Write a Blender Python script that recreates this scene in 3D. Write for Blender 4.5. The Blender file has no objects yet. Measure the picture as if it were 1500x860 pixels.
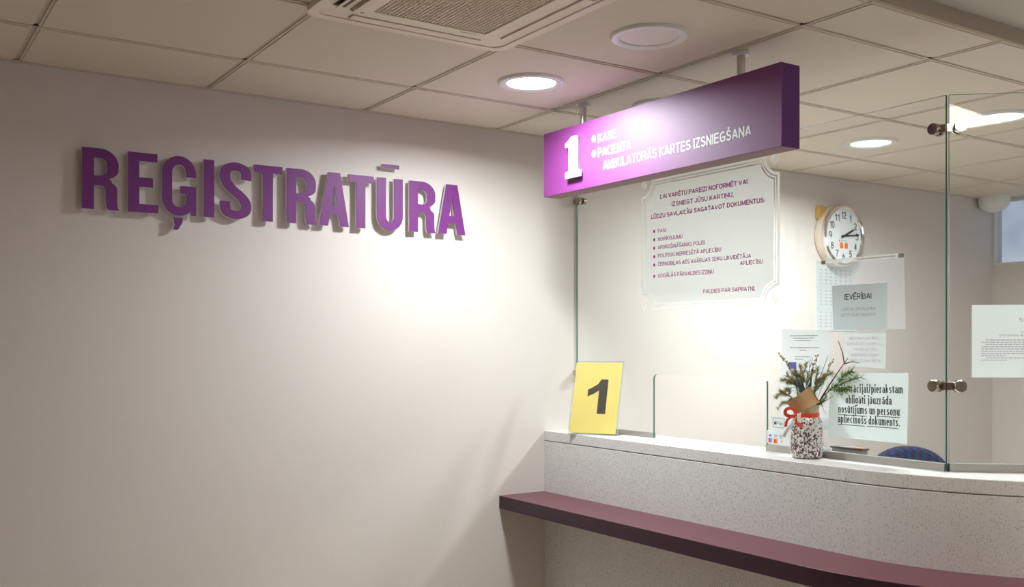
import bpy, bmesh, math, random
from mathutils import Vector, Matrix
random.seed(7)
PI = math.pi
SC = bpy.context.scene
COL = SC.collection

# ---------------------------------------------------------------- camera
cam = bpy.data.cameras.new('camera')
cam_o = bpy.data.objects.new('camera', cam); COL.objects.link(cam_o)
cam_o.location = (0, -3.46, 1.54)
cam_o.rotation_euler = (PI/2, 0, -math.radians(33.4275))
cam.sensor_width = 36; cam.lens = 34.925; cam.shift_y = 0.0513
cam.clip_start = 0.05
cam.dof.use_dof = True; cam.dof.focus_distance = 3.6; cam.dof.aperture_fstop = 4.5
SC.camera = cam_o

# ---------------------------------------------------------------- world, exposure, lights
SC.view_settings.view_transform = 'Standard'
SC.view_settings.look = 'None'
SC.view_settings.exposure = 0.0
SC.view_settings.gamma = 1.0
SC.view_settings.use_curve_mapping = False
W = bpy.data.worlds.new('sky'); SC.world = W; W.use_nodes = True
nt = W.node_tree; nt.nodes.clear()
wo = nt.nodes.new('ShaderNodeOutputWorld'); bg = nt.nodes.new('ShaderNodeBackground')
tc = nt.nodes.new('ShaderNodeTexCoord'); nz = nt.nodes.new('ShaderNodeTexNoise'); rp = nt.nodes.new('ShaderNodeValToRGB')
nz.inputs['Scale'].default_value = 9; nz.inputs['Detail'].default_value = 3; nz.inputs['Roughness'].default_value = .55
rp.color_ramp.elements[0].position = .36; rp.color_ramp.elements[0].color = (.17, .25, .44, 1)
rp.color_ramp.elements[1].position = .66; rp.color_ramp.elements[1].color = (.62, .68, .78, 1)
nt.links.new(tc.outputs['Generated'], nz.inputs['Vector']); nt.links.new(nz.outputs['Fac'], rp.inputs['Fac'])
nt.links.new(rp.outputs['Color'], bg.inputs['Color']); bg.inputs['Strength'].default_value = .85
nt.links.new(bg.outputs['Background'], wo.inputs['Surface'])

COOL = (.91, .99, 1.0)
WARM = (1.0, .86, .74)
P_DOWN = 22.5          # watts of one lit downlight
P_PANEL = 1.0         # lit 60 cm ceiling panel in the lobby
P_LOBBY = 8.0
def area(name, loc, rot, sx, sy, power, color, shape='RECTANGLE', spread=180, parent=None):
    l = bpy.data.lights.new(name, 'AREA'); l.shape = shape; l.size = sx
    if shape in ('RECTANGLE', 'ELLIPSE'): l.size_y = sy
    l.energy = power; l.color = color; l.spread = math.radians(spread)
    o = bpy.data.objects.new(name, l); COL.objects.link(o); o.location = loc; o.rotation_euler = rot
    if parent: o.parent = parent
    return o
# daylight through the lobby window (window_2, in the wall behind the camera to the right)
area('window_daylight', (4.3, -6.9, 1.55), (PI/2, 0, 0), 2.2, 1.3, 22, (.72, .82, 1.0))

# ---------------------------------------------------------------- materials
def new_mat(name):
    m = bpy.data.materials.new(name); m.use_nodes = True
    return m, m.node_tree, m.node_tree.nodes['Principled BSDF']
def mat(name, col, rough=.5, metal=0, spec=None, noise=0, nscale=40, bump=0, bscale=200, emit=None, estr=0, trans=0, coat=0, alpha=1, aniso=0):
    m, t, b = new_mat(name)
    b.inputs['Base Color'].default_value = (*col, 1); b.inputs['Roughness'].default_value = rough
    b.inputs['Metallic'].default_value = metal
    if spec is not None: b.inputs['Specular IOR Level'].default_value = spec
    if trans: b.inputs['Transmission Weight'].default_value = trans
    if coat: b.inputs['Coat Weight'].default_value = coat
    if alpha < 1: b.inputs['Alpha'].default_value = alpha
    if emit: b.inputs['Emission Color'].default_value = (*emit, 1); b.inputs['Emission Strength'].default_value = estr
    c = t.nodes.new('ShaderNodeTexCoord')
    if noise:
        n = t.nodes.new('ShaderNodeTexNoise'); n.inputs['Scale'].default_value = nscale; n.inputs['Detail'].default_value = 4
        mx = t.nodes.new('ShaderNodeMix'); mx.data_type = 'RGBA'
        mx.inputs[6].default_value = (*[x*(1-noise) for x in col], 1); mx.inputs[7].default_value = (*[min(1, x*(1+noise)) for x in col], 1)
        t.links.new(c.outputs['Object'], n.inputs['Vector']); t.links.new(n.outputs['Fac'], mx.inputs[0])
        t.links.new(mx.outputs[2], b.inputs['Base Color'])
    if bump:
        n = t.nodes.new('ShaderNodeTexNoise'); n.inputs['Scale'].default_value = bscale; n.inputs['Detail'].default_value = 3
        bp = t.nodes.new('ShaderNodeBump'); bp.inputs['Strength'].default_value = bump; bp.inputs['Distance'].default_value = .002
        t.links.new(c.outputs['Object'], n.inputs['Vector']); t.links.new(n.outputs['Fac'], bp.inputs['Height'])
        t.links.new(bp.outputs['Normal'], b.inputs['Normal'])
    return m

M = {}
M['wall'] = mat('wall_paint', (.70, .64, .60), .75, noise=.012, nscale=3, bump=.12, bscale=160)
M['ceil'] = mat('ceiling_tile', (.73, .655, .56), .9, noise=.02, nscale=60, bump=.15, bscale=400)
M['rail'] = mat('ceiling_rail', (.58, .50, .42), .6)
M['gap'] = mat('shadow_gap', (.06, .045, .035), .9)
M['plaster'] = mat('plaster', (.62, .60, .54), .85, bump=.1)
M['fascia'] = mat('fascia', (.46, .37, .27), .7)
M['floor'] = mat('vinyl_floor', (.66, .54, .43), .45, noise=.06, nscale=30)
M['white'] = mat('white_plastic', (.80, .79, .76), .4)
M['acw'] = mat('ac_plastic', (.84, .74, .61), .45)
M['acd'] = mat('ac_dark', (.10, .075, .055), .7)
M['acg'] = mat('ac_grille', (.80, .68, .52), .5)
M['glow'] = mat('lamp_diffuser', (.9, .9, .9), .5, emit=COOL, estr=7)
M['glow_panel'] = mat('panel_diffuser', (.9, .9, .9), .5, emit=(1, .93, .86), estr=19)
M['off'] = mat('lamp_off_diffuser', (.80, .75, .70), .5)
M['steel'] = mat('brushed_steel', (.60, .57, .52), .28, 1)
M['brass'] = mat('satin_nickel', (.52, .45, .36), .25, 1)
M['chrome'] = mat('chrome', (.85, .83, .78), .12, 1)
M['channel'] = mat('aluminium_channel', (.50, .48, .45), .38, .9)
M['purple_face'] = mat('purple_acrylic', (.17, .026, .185), .45, spec=.35)
M['acryl'] = mat('acrylic_edge', (.88, .85, .90), .1, 0)
M['dark_edge'] = mat('purple_edge', (.10, .02, .12), .25)
M['shelf_p'] = mat('purple_laminate', (.15, .042, .062), .36, noise=.05, nscale=50)
M['sign_txt'] = mat('white_vinyl', (.88, .88, .88), .5)
M['txt_p'] = mat('magenta_vinyl', (.62, .035, .48), .5)
M['ink'] = mat('black_ink', (.035, .028, .025), .6)
M['ink_g'] = mat('grey_print', (.34, .34, .36), .7)
M['ink_l'] = mat('pale_print', (.50, .50, .52), .7)
M['paper_b'] = mat('paper_bright', (.76, .79, .78), .8)
M['yellow'] = mat('yellow_paper', (.95, .73, .22), .6, noise=.06, nscale=14)
M['black'] = mat('black_plastic', (.03, .03, .03), .4)
M['orange'] = mat('orange_print', (.90, .22, .03), .5)
M['blue_p'] = mat('blue_print', (.13, .12, .42), .5)
M['lblue_p'] = mat('light_blue_print', (.10, .35, .75), .5)
M['red_p'] = mat('red_print', (.70, .05, .03), .5)
M['ribbon'] = mat('red_satin', (.82, .07, .02), .32)
M['wribbon'] = mat('white_satin', (.85, .85, .85), .35)
M['bark'] = mat('twig_bark', (.10, .06, .04), .8)
M['redbark'] = mat('red_twig_bark', (.22, .035, .035), .6)
M['needle'] = mat('pine_needle', (.20, .30, .07), .6, noise=.35, nscale=120)
M['needle2'] = mat('olive_sprig', (.40, .39, .17), .7, noise=.4, nscale=150)
M['dry'] = mat('dried_flower', (.46, .33, .18), .8, noise=.3, nscale=200)
M['teal'] = mat('teal_leaf', (.05, .11, .12), .5)
M['desk'] = mat('desk_laminate', (.62, .55, .46), .5)
M['beige_cl'] = mat('clock_body', (.74, .62, .50), .35)
M['clface'] = mat('clock_face', (.80, .84, .85), .5)
M['gold'] = mat('gold_foil', (.80, .55, .18), .3, .7)
M['tape'] = mat('grey_tape', (.42, .44, .40), .5)
M['green_led'] = mat('green_led', (.02, .3, .1), .4, emit=(.05, .8, .3), estr=.6)

def glass_mat(name, tint, refl=1.5):
    m = bpy.data.materials.new(name); m.use_nodes = True; t = m.node_tree; t.nodes.clear()
    o = t.nodes.new('ShaderNodeOutputMaterial'); mx = t.nodes.new('ShaderNodeMixShader')
    tr = t.nodes.new('ShaderNodeBsdfTransparent'); gl = t.nodes.new('ShaderNodeBsdfGlossy'); fr = t.nodes.new('ShaderNodeFresnel')
    tr.inputs['Color'].default_value = (*tint, 1); gl.inputs['Roughness'].default_value = .0; 
    ge = t.nodes.new('ShaderNodeNewGeometry'); io = t.nodes.new('ShaderNodeMath'); io.operation = 'MULTIPLY_ADD'   # the node inverts the IOR on the way out: undo it
    io.inputs[1].default_value = 1/refl-refl; io.inputs[2].default_value = refl
    t.links.new(ge.outputs['Backfacing'], io.inputs[0]); t.links.new(io.outputs[0], fr.inputs['IOR'])
    t.links.new(fr.outputs[0], mx.inputs[0]); t.links.new(tr.outputs[0], mx.inputs[1]); t.links.new(gl.outputs[0], mx.inputs[2])
    t.links.new(mx.outputs[0], o.inputs['Surface']); return m
M['glass'] = glass_mat('clear_glass', (.985, .993, .988), 1.38)
M['glass_edge'] = mat('glass_edge', (.05, .20, .15), .1, spec=.8)
M['acr_clear'] = glass_mat('clear_acrylic', (.97, .985, .985), 1.35)
M['acr_edge'] = mat('acrylic_holder_edge', (.62, .72, .72), .15, spec=.8)

def frost(name, col, cover):
    m = bpy.data.materials.new(name); m.use_nodes = True; t = m.node_tree; t.nodes.clear()
    o = t.nodes.new('ShaderNodeOutputMaterial'); mx = t.nodes.new('ShaderNodeMixShader')
    tr = t.nodes.new('ShaderNodeBsdfTransparent'); df = t.nodes.new('ShaderNodeBsdfDiffuse'); tl = t.nodes.new('ShaderNodeBsdfTranslucent'); a = t.nodes.new('ShaderNodeMixShader')
    df.inputs['Color'].default_value = (*col, 1); tl.inputs['Color'].default_value = (*col, 1); a.inputs[0].default_value = .5
    t.links.new(df.outputs[0], a.inputs[1]); t.links.new(tl.outputs[0], a.inputs[2]); mx.inputs[0].default_value = cover
    t.links.new(tr.outputs[0], mx.inputs[1]); t.links.new(a.outputs[0], mx.inputs[2]); t.links.new(mx.outputs[0], o.inputs['Surface']); return m
M['frost'] = frost('frosted_vinyl', (.97, .99, .97), .68)
M['sleeve'] = frost('plastic_sleeve', (.84, .88, .93), .20)
M['strip'] = frost('sleeve_strip', (.90, .90, .86), .55)
M['paper'] = frost('paper', (.90, .95, .94), .97)
M['paper_g'] = frost('grey_paper', (.80, .86, .86), .96)
M['thinpaper'] = frost('thin_paper', (.88, .90, .90), .8)

def purple_sign():
    m, t, b = new_mat('sign_purple')
    b.inputs['Base Color'].default_value = (.165, .016, .155, 1); b.inputs['Roughness'].default_value = .57
    b.inputs['Specular IOR Level'].default_value = .95
    return m
M['sign_p'] = purple_sign()
M['sign_side'] = mat('sign_side', (.085, .012, .12), .4)
M['sign_bot'] = mat('sign_underside', (.26, .15, .16), .6)

def speckle():
    m, t, b = new_mat('speckled_laminate')
    c = t.nodes.new('ShaderNodeTexCoord'); mp = t.nodes.new('ShaderNodeMapping'); mp.inputs['Scale'].default_value = (1, 1, .6)
    t.links.new(c.outputs['Object'], mp.inputs['Vector'])
    base = None; col = (.73, .725, .70)
    def layer(prev, scale, thr, rad, c2):
        v = t.nodes.new('ShaderNodeTexVoronoi'); v.inputs['Scale'].default_value = scale; v.inputs['Randomness'].default_value = 1
        t.links.new(mp.outputs[0], v.inputs['Vector'])
        sp = t.nodes.new('ShaderNodeSeparateColor'); t.links.new(v.outputs['Color'], sp.inputs[0])
        a = t.nodes.new('ShaderNodeMath'); a.operation = 'LESS_THAN'; a.inputs[1].default_value = thr; t.links.new(sp.outputs[0], a.inputs[0])
        d = t.nodes.new('ShaderNodeMath'); d.operation = 'LESS_THAN'; d.inputs[1].default_value = rad; t.links.new(v.outputs['Distance'], d.inputs[0])
        mu = t.nodes.new('ShaderNodeMath'); mu.operation = 'MULTIPLY'; t.links.new(a.outputs[0], mu.inputs[0]); t.links.new(d.outputs[0], mu.inputs[1])
        mx = t.nodes.new('ShaderNodeMix'); mx.data_type = 'RGBA'; t.links.new(mu.outputs[0], mx.inputs[0])
        if prev is None: mx.inputs[6].default_value = (*col, 1)
        else: t.links.new(prev, mx.inputs[6])
        mx.inputs[7].default_value = (*c2, 1)
        return mx.outputs[2]
    o = layer(None, 300, .34, .38, (.60, .575, .545))
    o = layer(o, 260, .16, .34, (.48, .44, .40))
    o = layer(o, 380, .05, .36, (.30, .27, .25))
    t.links.new(o, b.inputs['Base Color']); b.inputs['Roughness'].default_value = .38
    return m
M['speck'] = speckle()

def jar_mat():
    m, t, b = new_mat('crackled_white_jar')
    c = t.nodes.new('ShaderNodeTexCoord'); mp = t.nodes.new('ShaderNodeMapping'); mp.inputs['Scale'].default_value = (1, 1, .75)
    n = t.nodes.new('ShaderNodeTexNoise'); n.inputs['Scale'].default_value = 170; n.inputs['Detail'].default_value = 2.5; n.inputs['Distortion'].default_value = .6
    n2 = t.nodes.new('ShaderNodeTexNoise'); n2.inputs['Scale'].default_value = 24; n2.inputs['Detail'].default_value = 2
    ad = t.nodes.new('ShaderNodeMath'); ad.operation = 'MULTIPLY_ADD'; ad.inputs[1].default_value = .35
    r = t.nodes.new('ShaderNodeValToRGB'); r.color_ramp.elements[0].position = .635; r.color_ramp.elements[0].color = (.10, .05, .045, 1)
    r.color_ramp.elements[1].position = .70; r.color_ramp.elements[1].color = (.80, .79, .76, 1)
    t.links.new(c.outputs['Object'], mp.inputs['Vector']); t.links.new(mp.outputs[0], n.inputs['Vector']); t.links.new(mp.outputs[0], n2.inputs['Vector'])
    t.links.new(n2.outputs['Fac'], ad.inputs[0]); t.links.new(n.outputs['Fac'], ad.inputs[2])
    t.links.new(ad.outputs[0], r.inputs['Fac']); t.links.new(r.outputs['Color'], b.inputs['Base Color']); b.inputs['Roughness'].default_value = .3
    return m
M['jar'] = jar_mat()
M['jarneck'] = mat('jar_neck_paint', (.52, .42, .28), .45, noise=.45, nscale=130)

M['burlap'] = mat('burlap', (.60, .38, .19), .95, noise=.28, nscale=420, bump=.5, bscale=500)

def chair_fabric():
    m, t, b = new_mat('blue_zigzag_fabric')
    c = t.nodes.new('ShaderNodeTexCoord'); s = t.nodes.new('ShaderNodeSeparateXYZ'); t.links.new(c.outputs['Object'], s.inputs[0])
    p = t.nodes.new('ShaderNodeMath'); p.operation = 'PINGPONG'; p.inputs[1].default_value = .012; t.links.new(s.outputs['Z'], p.inputs[0])
    a = t.nodes.new('ShaderNodeMath'); a.operation = 'ADD'; t.links.new(s.outputs['X'], a.inputs[0]); t.links.new(p.outputs[0], a.inputs[1])
    f = t.nodes.new('ShaderNodeMath'); f.operation = 'MULTIPLY'; f.inputs[1].default_value = 32; t.links.new(a.outputs[0], f.inputs[0])
    g = t.nodes.new('ShaderNodeMath'); g.operation = 'FRACT'; t.links.new(f.outputs[0], g.inputs[0])
    r = t.nodes.new('ShaderNodeValToRGB'); e = r.color_ramp.elements
    e[0].position = 0; e[0].color = (.006, .014, .05, 1); e[1].position = .95; e[1].color = (.006, .014, .05, 1)
    for pos, cc in ((.25, (.008, .04, .11, 1)), (.45, (.006, .06, .11, 1)), (.6, (.006, .014, .05, 1)), (.78, (.09, .012, .04, 1))):
        q = e.new(pos); q.color = cc
    t.links.new(g.outputs[0], r.inputs['Fac']); t.links.new(r.outputs['Color'], b.inputs['Base Color']); b.inputs['Roughness'].default_value = .95
    return m
M['fabric'] = chair_fabric()

# ---------------------------------------------------------------- helpers
class MB:
    def __init__(s): s.bm = bmesh.new()
    def box(s, x0, x1, y0, y1, z0, z1, mi=0, T=None):
        x0, x1 = sorted((x0, x1)); y0, y1 = sorted((y0, y1)); z0, z1 = sorted((z0, z1))
        vs = [s.bm.verts.new(Vector(p) if T is None else T @ Vector(p)) for p in ((x0,y0,z0),(x1,y0,z0),(x1,y1,z0),(x0,y1,z0),(x0,y0,z1),(x1,y0,z1),(x1,y1,z1),(x0,y1,z1))]
        for f in ((0,3,2,1),(4,5,6,7),(0,1,5,4),(1,2,6,5),(2,3,7,6),(3,0,4,7)):
            F = s.bm.faces.new([vs[i] for i in f]); F.material_index = mi
        return s
    def prism(s, pts, O, U, V, N, d0, d1, mi=0, mside=None):
        """outline pts (u,v) in plane O,U,V pushed along N from d0 to d1"""
        O, U, V, N = map(Vector, (O, U, V, N)); 
        a = [s.bm.verts.new(O+U*u+V*v+N*d0) for u, v in pts]; b = [s.bm.verts.new(O+U*u+V*v+N*d1) for u, v in pts]
        F = s.bm.faces.new(a); F.material_index = mi
        F = s.bm.faces.new(list(reversed(b))); F.material_index = mi
        n = len(pts); ms = mi if mside is None else mside
        for i in range(n):
            F = s.bm.faces.new([a[i], b[i], b[(i+1) % n], a[(i+1) % n]]); F.material_index = ms
        return s
    def lathe(s, prof, O=(0,0,0), A=(0,0,1), n=32, mi=0, cap=True):
        O, A = Vector(O), Vector(A).normalized(); X = A.orthogonal().normalized(); Y = A.cross(X)
        rings = []
        for r, h in prof:
            if r < 1e-6: rings.append([s.bm.verts.new(O+A*h)])
            else: rings.append([s.bm.verts.new(O+A*h+(X*math.cos(2*PI*k/n)+Y*math.sin(2*PI*k/n))*r) for k in range(n)])
        for p, q in zip(rings, rings[1:]):
            for k in range(n):
                a, b = p[k % len(p)], p[(k+1) % len(p)]; c, d = q[(k+1) % len(q)], q[k % len(q)]
                vs = []
                for v in (a, b, c, d):
                    if v not in vs: vs.append(v)
                if len(vs) > 2: F = s.bm.faces.new(vs); F.material_index = mi; F.smooth = True
        if cap:
            for rg in (rings[0], rings[-1]):
                if len(rg) > 2:
                    F = s.bm.faces.new(rg); F.material_index = mi
        return s
    def tube(s, pts, radii, n=8, mi=0):
        pts = [Vector(p) for p in pts]; rings = []
        if not hasattr(radii, '__len__'): radii = [radii]*len(pts)
        X = None
        for i, p in enumerate(pts):
            d = (pts[min(i+1, len(pts)-1)]-pts[max(i-1, 0)]).normalized()
            X = d.orthogonal().normalized() if X is None else (X-d*X.dot(d)).normalized()
            Y = d.cross(X)
            rings.append([s.bm.verts.new(p+(X*math.cos(2*PI*k/n)+Y*math.sin(2*PI*k/n))*radii[i]) for k in range(n)])
        for p, q in zip(rings, rings[1:]):
            for k in range(n):
                F = s.bm.faces.new([p[k], p[(k+1) % n], q[(k+1) % n], q[k]]); F.material_index = mi; F.smooth = True
        for rg in (rings[0], rings[-1]):
            s.bm.faces.new(rg).material_index = mi
        return s
    def sheet(s, rows, th=None, mi=0):
        g = [[s.bm.verts.new(p) for p in r] for r in rows]
        for a, b in zip(g, g[1:]):
            for k in range(len(a)-1):
                F = s.bm.faces.new([a[k], a[k+1], b[k+1], b[k]]); F.material_index = mi; F.smooth = True
        if th:
            bmesh.ops.recalc_face_normals(s.bm, faces=s.bm.faces); bmesh.ops.solidify(s.bm, geom=list(s.bm.faces), thickness=th)
        return s

def tagp(o, label=None, cat=None, group=None, kind=None):
    if label: o['label'] = label
    if cat: o['category'] = cat
    if group: o['group'] = group
    if kind: o['kind'] = kind
    return o
def wloc(o):
    v = Vector(o.location)
    while o.parent: o = o.parent; v += Vector(o.location)
    return v
def obj(name, mb, mats, parent=None, local=False, loc=None, bevel=0, seg=2):
    """link ONE mesh object; mb in world coordinates unless local"""
    if not isinstance(mats, (list, tuple)): mats = [mats]
    me = bpy.data.meshes.new(name)
    bm = mb.bm if isinstance(mb, MB) else mb
    off = Vector((0, 0, 0))
    if parent is not None and not local: off = wloc(parent)
    if loc is not None: off = Vector(loc)
    if off.length: bmesh.ops.translate(bm, vec=-off, verts=bm.verts)
    bmesh.ops.recalc_face_normals(bm, faces=bm.faces)
    bm.to_mesh(me); bm.free()
    for m in mats: me.materials.append(M[m] if isinstance(m, str) else m)
    me.set_sharp_from_angle(angle=math.radians(38))
    o = bpy.data.objects.new(name, me); COL.objects.link(o)
    if parent is not None: o.parent = parent
    if loc is not None: o.location = loc
    if bevel:
        b = o.modifiers.new('bevel', 'BEVEL'); b.width = bevel; b.segments = seg; b.limit_method = 'ANGLE'; b.angle_limit = math.radians(40)
    return o
def thing(name, label, cat, loc=(0, 0, 0), rz=0, group=None):
    o = bpy.data.objects.new(name, None); COL.objects.link(o); o.location = loc; o.rotation_euler = (0, 0, rz)
    o.empty_display_size = .05
    return tagp(o, label, cat, group)
def kids(o): return [c for c in COL.objects if c.parent == o]
def copy_tree(o, parent=None):
    c = o.copy(); COL.objects.link(c); c.parent = parent
    for ch in kids(o): copy_tree(ch, c)
    return c
def struct(name, mb, m, parent=None, **k):
    o = obj(name, mb, m, parent, **k)
    if parent is None: o['kind'] = 'structure'
    return o
def rrect(x0, x1, y0, y1, r, n=6):
    p = []
    for cx, cy, a in ((x1-r, y1-r, 0), (x0+r, y1-r, 90), (x0+r, y0+r, 180), (x1-r, y0+r, 270)):
        for k in range(n+1):
            t = math.radians(a+90*k/n); p.append((cx+r*math.cos(t), cy+r*math.sin(t)))
    return p
def arc(cx, cy, rx, ry, a0, a1, n=10):
    return [(cx+rx*math.cos(math.radians(a0+(a1-a0)*k/n)), cy+ry*math.sin(math.radians(a0+(a1-a0)*k/n))) for k in range(n+1)]

# ---- filled outlines with holes, via a 2D curve turned into a mesh
def fill2d(loops, ext=0.0, offset=0.0):
    cu = bpy.data.curves.new('outline', 'CURVE'); cu.dimensions = '2D'; cu.fill_mode = 'BOTH'; cu.extrude = ext; cu.offset = offset
    for lp in loops:
        sp = cu.splines.new('POLY'); sp.points.add(len(lp)-1); sp.use_cyclic_u = True
        for q, (x, y) in zip(sp.points, lp): q.co = (x, y, 0, 1)
    o = bpy.data.objects.new('outline', cu); COL.objects.link(o)
    bpy.context.view_layer.update()
    me = bpy.data.meshes.new_from_object(o.evaluated_get(bpy.context.evaluated_depsgraph_get()))
    bpy.data.objects.remove(o); bpy.data.curves.remove(cu)
    bm = bmesh.new(); bm.from_mesh(me); bpy.data.meshes.remove(me)
    return bm
def map2d(bm, O, U, V, N):
    O, U, V, N = map(Vector, (O, U, V, N))
    for v in bm.verts: v.co = O+U*v.co.x+V*v.co.y+N*v.co.z
    return bm
# ---- stroke lettering: every glyph is a set of pen strokes in a unit box (x 0..1, y 0 base line .. 1 capital height)
def _e(cx, cy, rx, ry, a0, a1, n=8): return arc(cx, cy, rx, ry, a0, a1, n)
XH = .70
def _bowl(y0, y1, x0=0, x1=1):   # right-hand bowl from stem
    m = (y0+y1)/2; r = (y1-y0)/2; xm = x0+(x1-x0)*.55
    return [(x0, y1)]+_e(xm, m, x1-xm, r, 90, -90)+[(x0, y0)]
_o = lambda h: _e(.5, h/2, .5, h/2, 90, 450, 18)
GL = {
 'A': (.74, [[(0, 0), (.46, 1)], [(1, 0), (.54, 1)], [(.17, .30), (.83, .30)]]), 'B': (.66, [[(0, 0), (0, 1)], _bowl(.53, 1, 0, .92), _bowl(0, .53)]),
 'C': (.70, [_e(.52, .5, .52, .5, 48, 312, 16)]), 'D': (.68, [[(0, 0), (0, 1)], [(0, 1), (.4, 1)]+_e(.4, .5, .6, .5, 90, -90, 12)+[(0, 0)]]),
 'E': (.60, [[(0, 0), (0, 1)], [(0, 1), (1, 1)], [(0, .53), (.9, .53)], [(0, 0), (1, 0)]]), 'F': (.56, [[(0, 0), (0, 1)], [(0, 1), (1, 1)], [(0, .52), (.88, .52)]]),
 'G': (.74, [_e(.52, .5, .52, .5, 48, 300, 15)+[(.98, .12), (.98, .45)], [(.55, .45), (.98, .45)]]), 'H': (.68, [[(0, 0), (0, 1)], [(1, 0), (1, 1)], [(0, .52), (1, .52)]]),
 'I': (.0, [[(.5, 0), (.5, 1)]]), 'J': (.50, [[(1, 1), (1, .3)]+_e(.5, .3, .5, .3, 0, -180, 8)]), 'K': (.66, [[(0, 0), (0, 1)], [(0, .36), (.95, 1)], [(.32, .58), (1, 0)]]),
 'L': (.56, [[(0, 1), (0, 0)], [(0, 0), (1, 0)]]), 'M': (.80, [[(0, 0), (0, 1)], [(0, 1), (.5, .1), (1, 1)], [(1, 1), (1, 0)]]), 'N': (.68, [[(0, 0), (0, 1)], [(0, 1), (1, 0)], [(1, 0), (1, 1)]]),
 'O': (.74, [_o(1)]), 'P': (.62, [[(0, 0), (0, 1)], _bowl(.44, 1)]), 'R': (.68, [[(0, 0), (0, 1)], _bowl(.47, 1, 0, .95), [(.50, .47), (1, 0)]]),
 'S': (.62, [_e(.5, .755, .46, .245, 20, 250, 10)+_e(.5, .26, .5, .26, 80, -160, 10)]), 'T': (.62, [[(0, 1), (1, 1)], [(.5, 1), (.5, 0)]]), 'U': (.68, [[(0, 1), (0, .34)]+_e(.5, .34, .5, .34, 180, 360, 12)+[(1, 1)]]),
 'V': (.70, [[(0, 1), (.46, 0)], [(1, 1), (.54, 0)]]), 'Z': (.60, [[(0, 1), (1, 1)], [(1, 1), (0, 0)], [(0, 0), (1, 0)]]),
 '0': (.55, [_o(1)]), '1': (.30, [[(1, 0), (1, 1)], [(1, 1), (.5, .82), (0, .74)]]), '2': (.55, [_e(.5, .72, .48, .28, 165, -30, 9)+[(0, 0)], [(0, 0), (1, 0)]]),
 '3': (.55, [_e(.48, .76, .44, .24, 150, -80, 9), _e(.48, .27, .5, .27, 85, -155, 9)]), '4': (.58, [[(.75, 0), (.75, 1)], [(.75, 1), (0, .3), (1, .3)]]), '5': (.55, [[(.9, 1), (.18, 1), (.08, .52)]+_e(.46, .32, .5, .32, 120, -155, 9)]),
 '6': (.55, [_e(.5, .3, .48, .3, 90, 450, 14), _e(.7, .3, .7, .7, 115, 180, 6)]), '7': (.52, [[(0, 1), (1, 1)], [(1, 1), (.45, .4), (.35, 0)]]), '8': (.55, [_e(.5, .76, .42, .24, 90, 450, 12), _e(.5, .27, .5, .27, 90, 450, 12)]), '9': (.55, [_e(.5, .7, .48, .3, 90, 450, 14), _e(.3, .7, .7, .7, -65, 0, 6)]),
 '.': (.0, [[(.5, -.02), (.5, .10)]]), ',': (.0, [[(.5, .10), (.42, -.16)]]), ':': (.0, [[(.5, -.02), (.5, .10)], [(.5, .48), (.5, .62)]]), '!': (.0, [[(.5, .28), (.5, 1)], [(.5, -.02), (.5, .10)]]), '/': (.32, [[(0, -.08), (1, 1.05)]]), '-': (.26, [[(0, .36), (1, .36)]]),
 'a': (.44, [[(1, 0), (1, .46)]+_e(.5, .46, .5, .24, 0, 160, 7), [(1, .40), (.45, .38)]+_e(.42, .19, .42, .19, 90, 270, 7)+[(1, .10)]]),
 'b': (.46, [[(0, 0), (0, 1.04)], _e(.5, .35, .5, .35, 90, 450, 14)]), 'c': (.42, [_e(.52, .35, .5, .35, 50, 310, 12)]), 'd': (.46, [[(1, 0), (1, 1.04)], _e(.5, .35, .5, .35, 90, 450, 14)]),
 'e': (.44, [[(0, .37), (1, .37)]+_e(.5, .35, .5, .35, 5, 310, 13)]), 'g': (.46, [[(1, XH), (1, -.10)]+_e(.5, -.08, .5, .18, 0, -150, 7), _e(.5, .36, .5, .34, 90, 450, 14)]),
 'i': (.0, [[(.5, 0), (.5, XH)], [(.5, .90), (.5, 1.04)]]), 'ı': (.0, [[(.5, 0), (.5, XH)]]), 'j': (.16, [[(1, XH), (1, -.12), (0, -.24)], [(1, .90), (1, 1.04)]]), 'k': (.46, [[(0, 0), (0, 1.04)], [(0, .25), (.9, XH)], [(.32, .42), (1, 0)]]),
 'l': (.0, [[(.5, 0), (.5, 1.04)]]), 'm': (.84, [[(0, 0), (0, XH)], [(0, .45)]+_e(.25, .47, .25, .23, 170, 0, 7)+[(.5, 0)], [(.5, .45)]+_e(.75, .47, .25, .23, 170, 0, 7)+[(1, 0)]]),
 'n': (.44, [[(0, 0), (0, XH)], [(0, .42)]+_e(.5, .44, .5, .26, 170, 0, 8)+[(1, 0)]]), 'o': (.48, [_o(XH)]), 'p': (.46, [[(0, XH), (0, -.26)], _e(.5, .35, .5, .35, 90, 450, 14)]),
 'r': (.26, [[(0, 0), (0, XH)], [(0, .45)]+_e(.7, .38, .7, .32, 150, 80, 4)]), 's': (.38, [_e(.5, .53, .44, .17, 20, 250, 8)+_e(.5, .18, .5, .18, 80, -160, 8)]), 't': (.24, [[(.4, .92), (.4, .12), (1, .0)], [(0, XH), (1, XH)]]),
 'u': (.44, [[(0, XH), (0, .28)]+_e(.5, .28, .5, .28, 180, 350, 8), [(1, XH), (1, 0)]]), 'v': (.46, [[(0, XH), (.46, 0)], [(1, XH), (.54, 0)]]), 'y': (.46, [[(0, XH), (.52, .02)], [(1, XH), (.3, -.28)]]), 'z': (.40, [[(0, XH), (1, XH)], [(1, XH), (0, 0)], [(0, 0), (1, 0)]]), 'f': (.24, [[(.4, 0), (.4, .85), (1, 1.0)], [(0, XH), (1, XH)]]),
}
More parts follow.
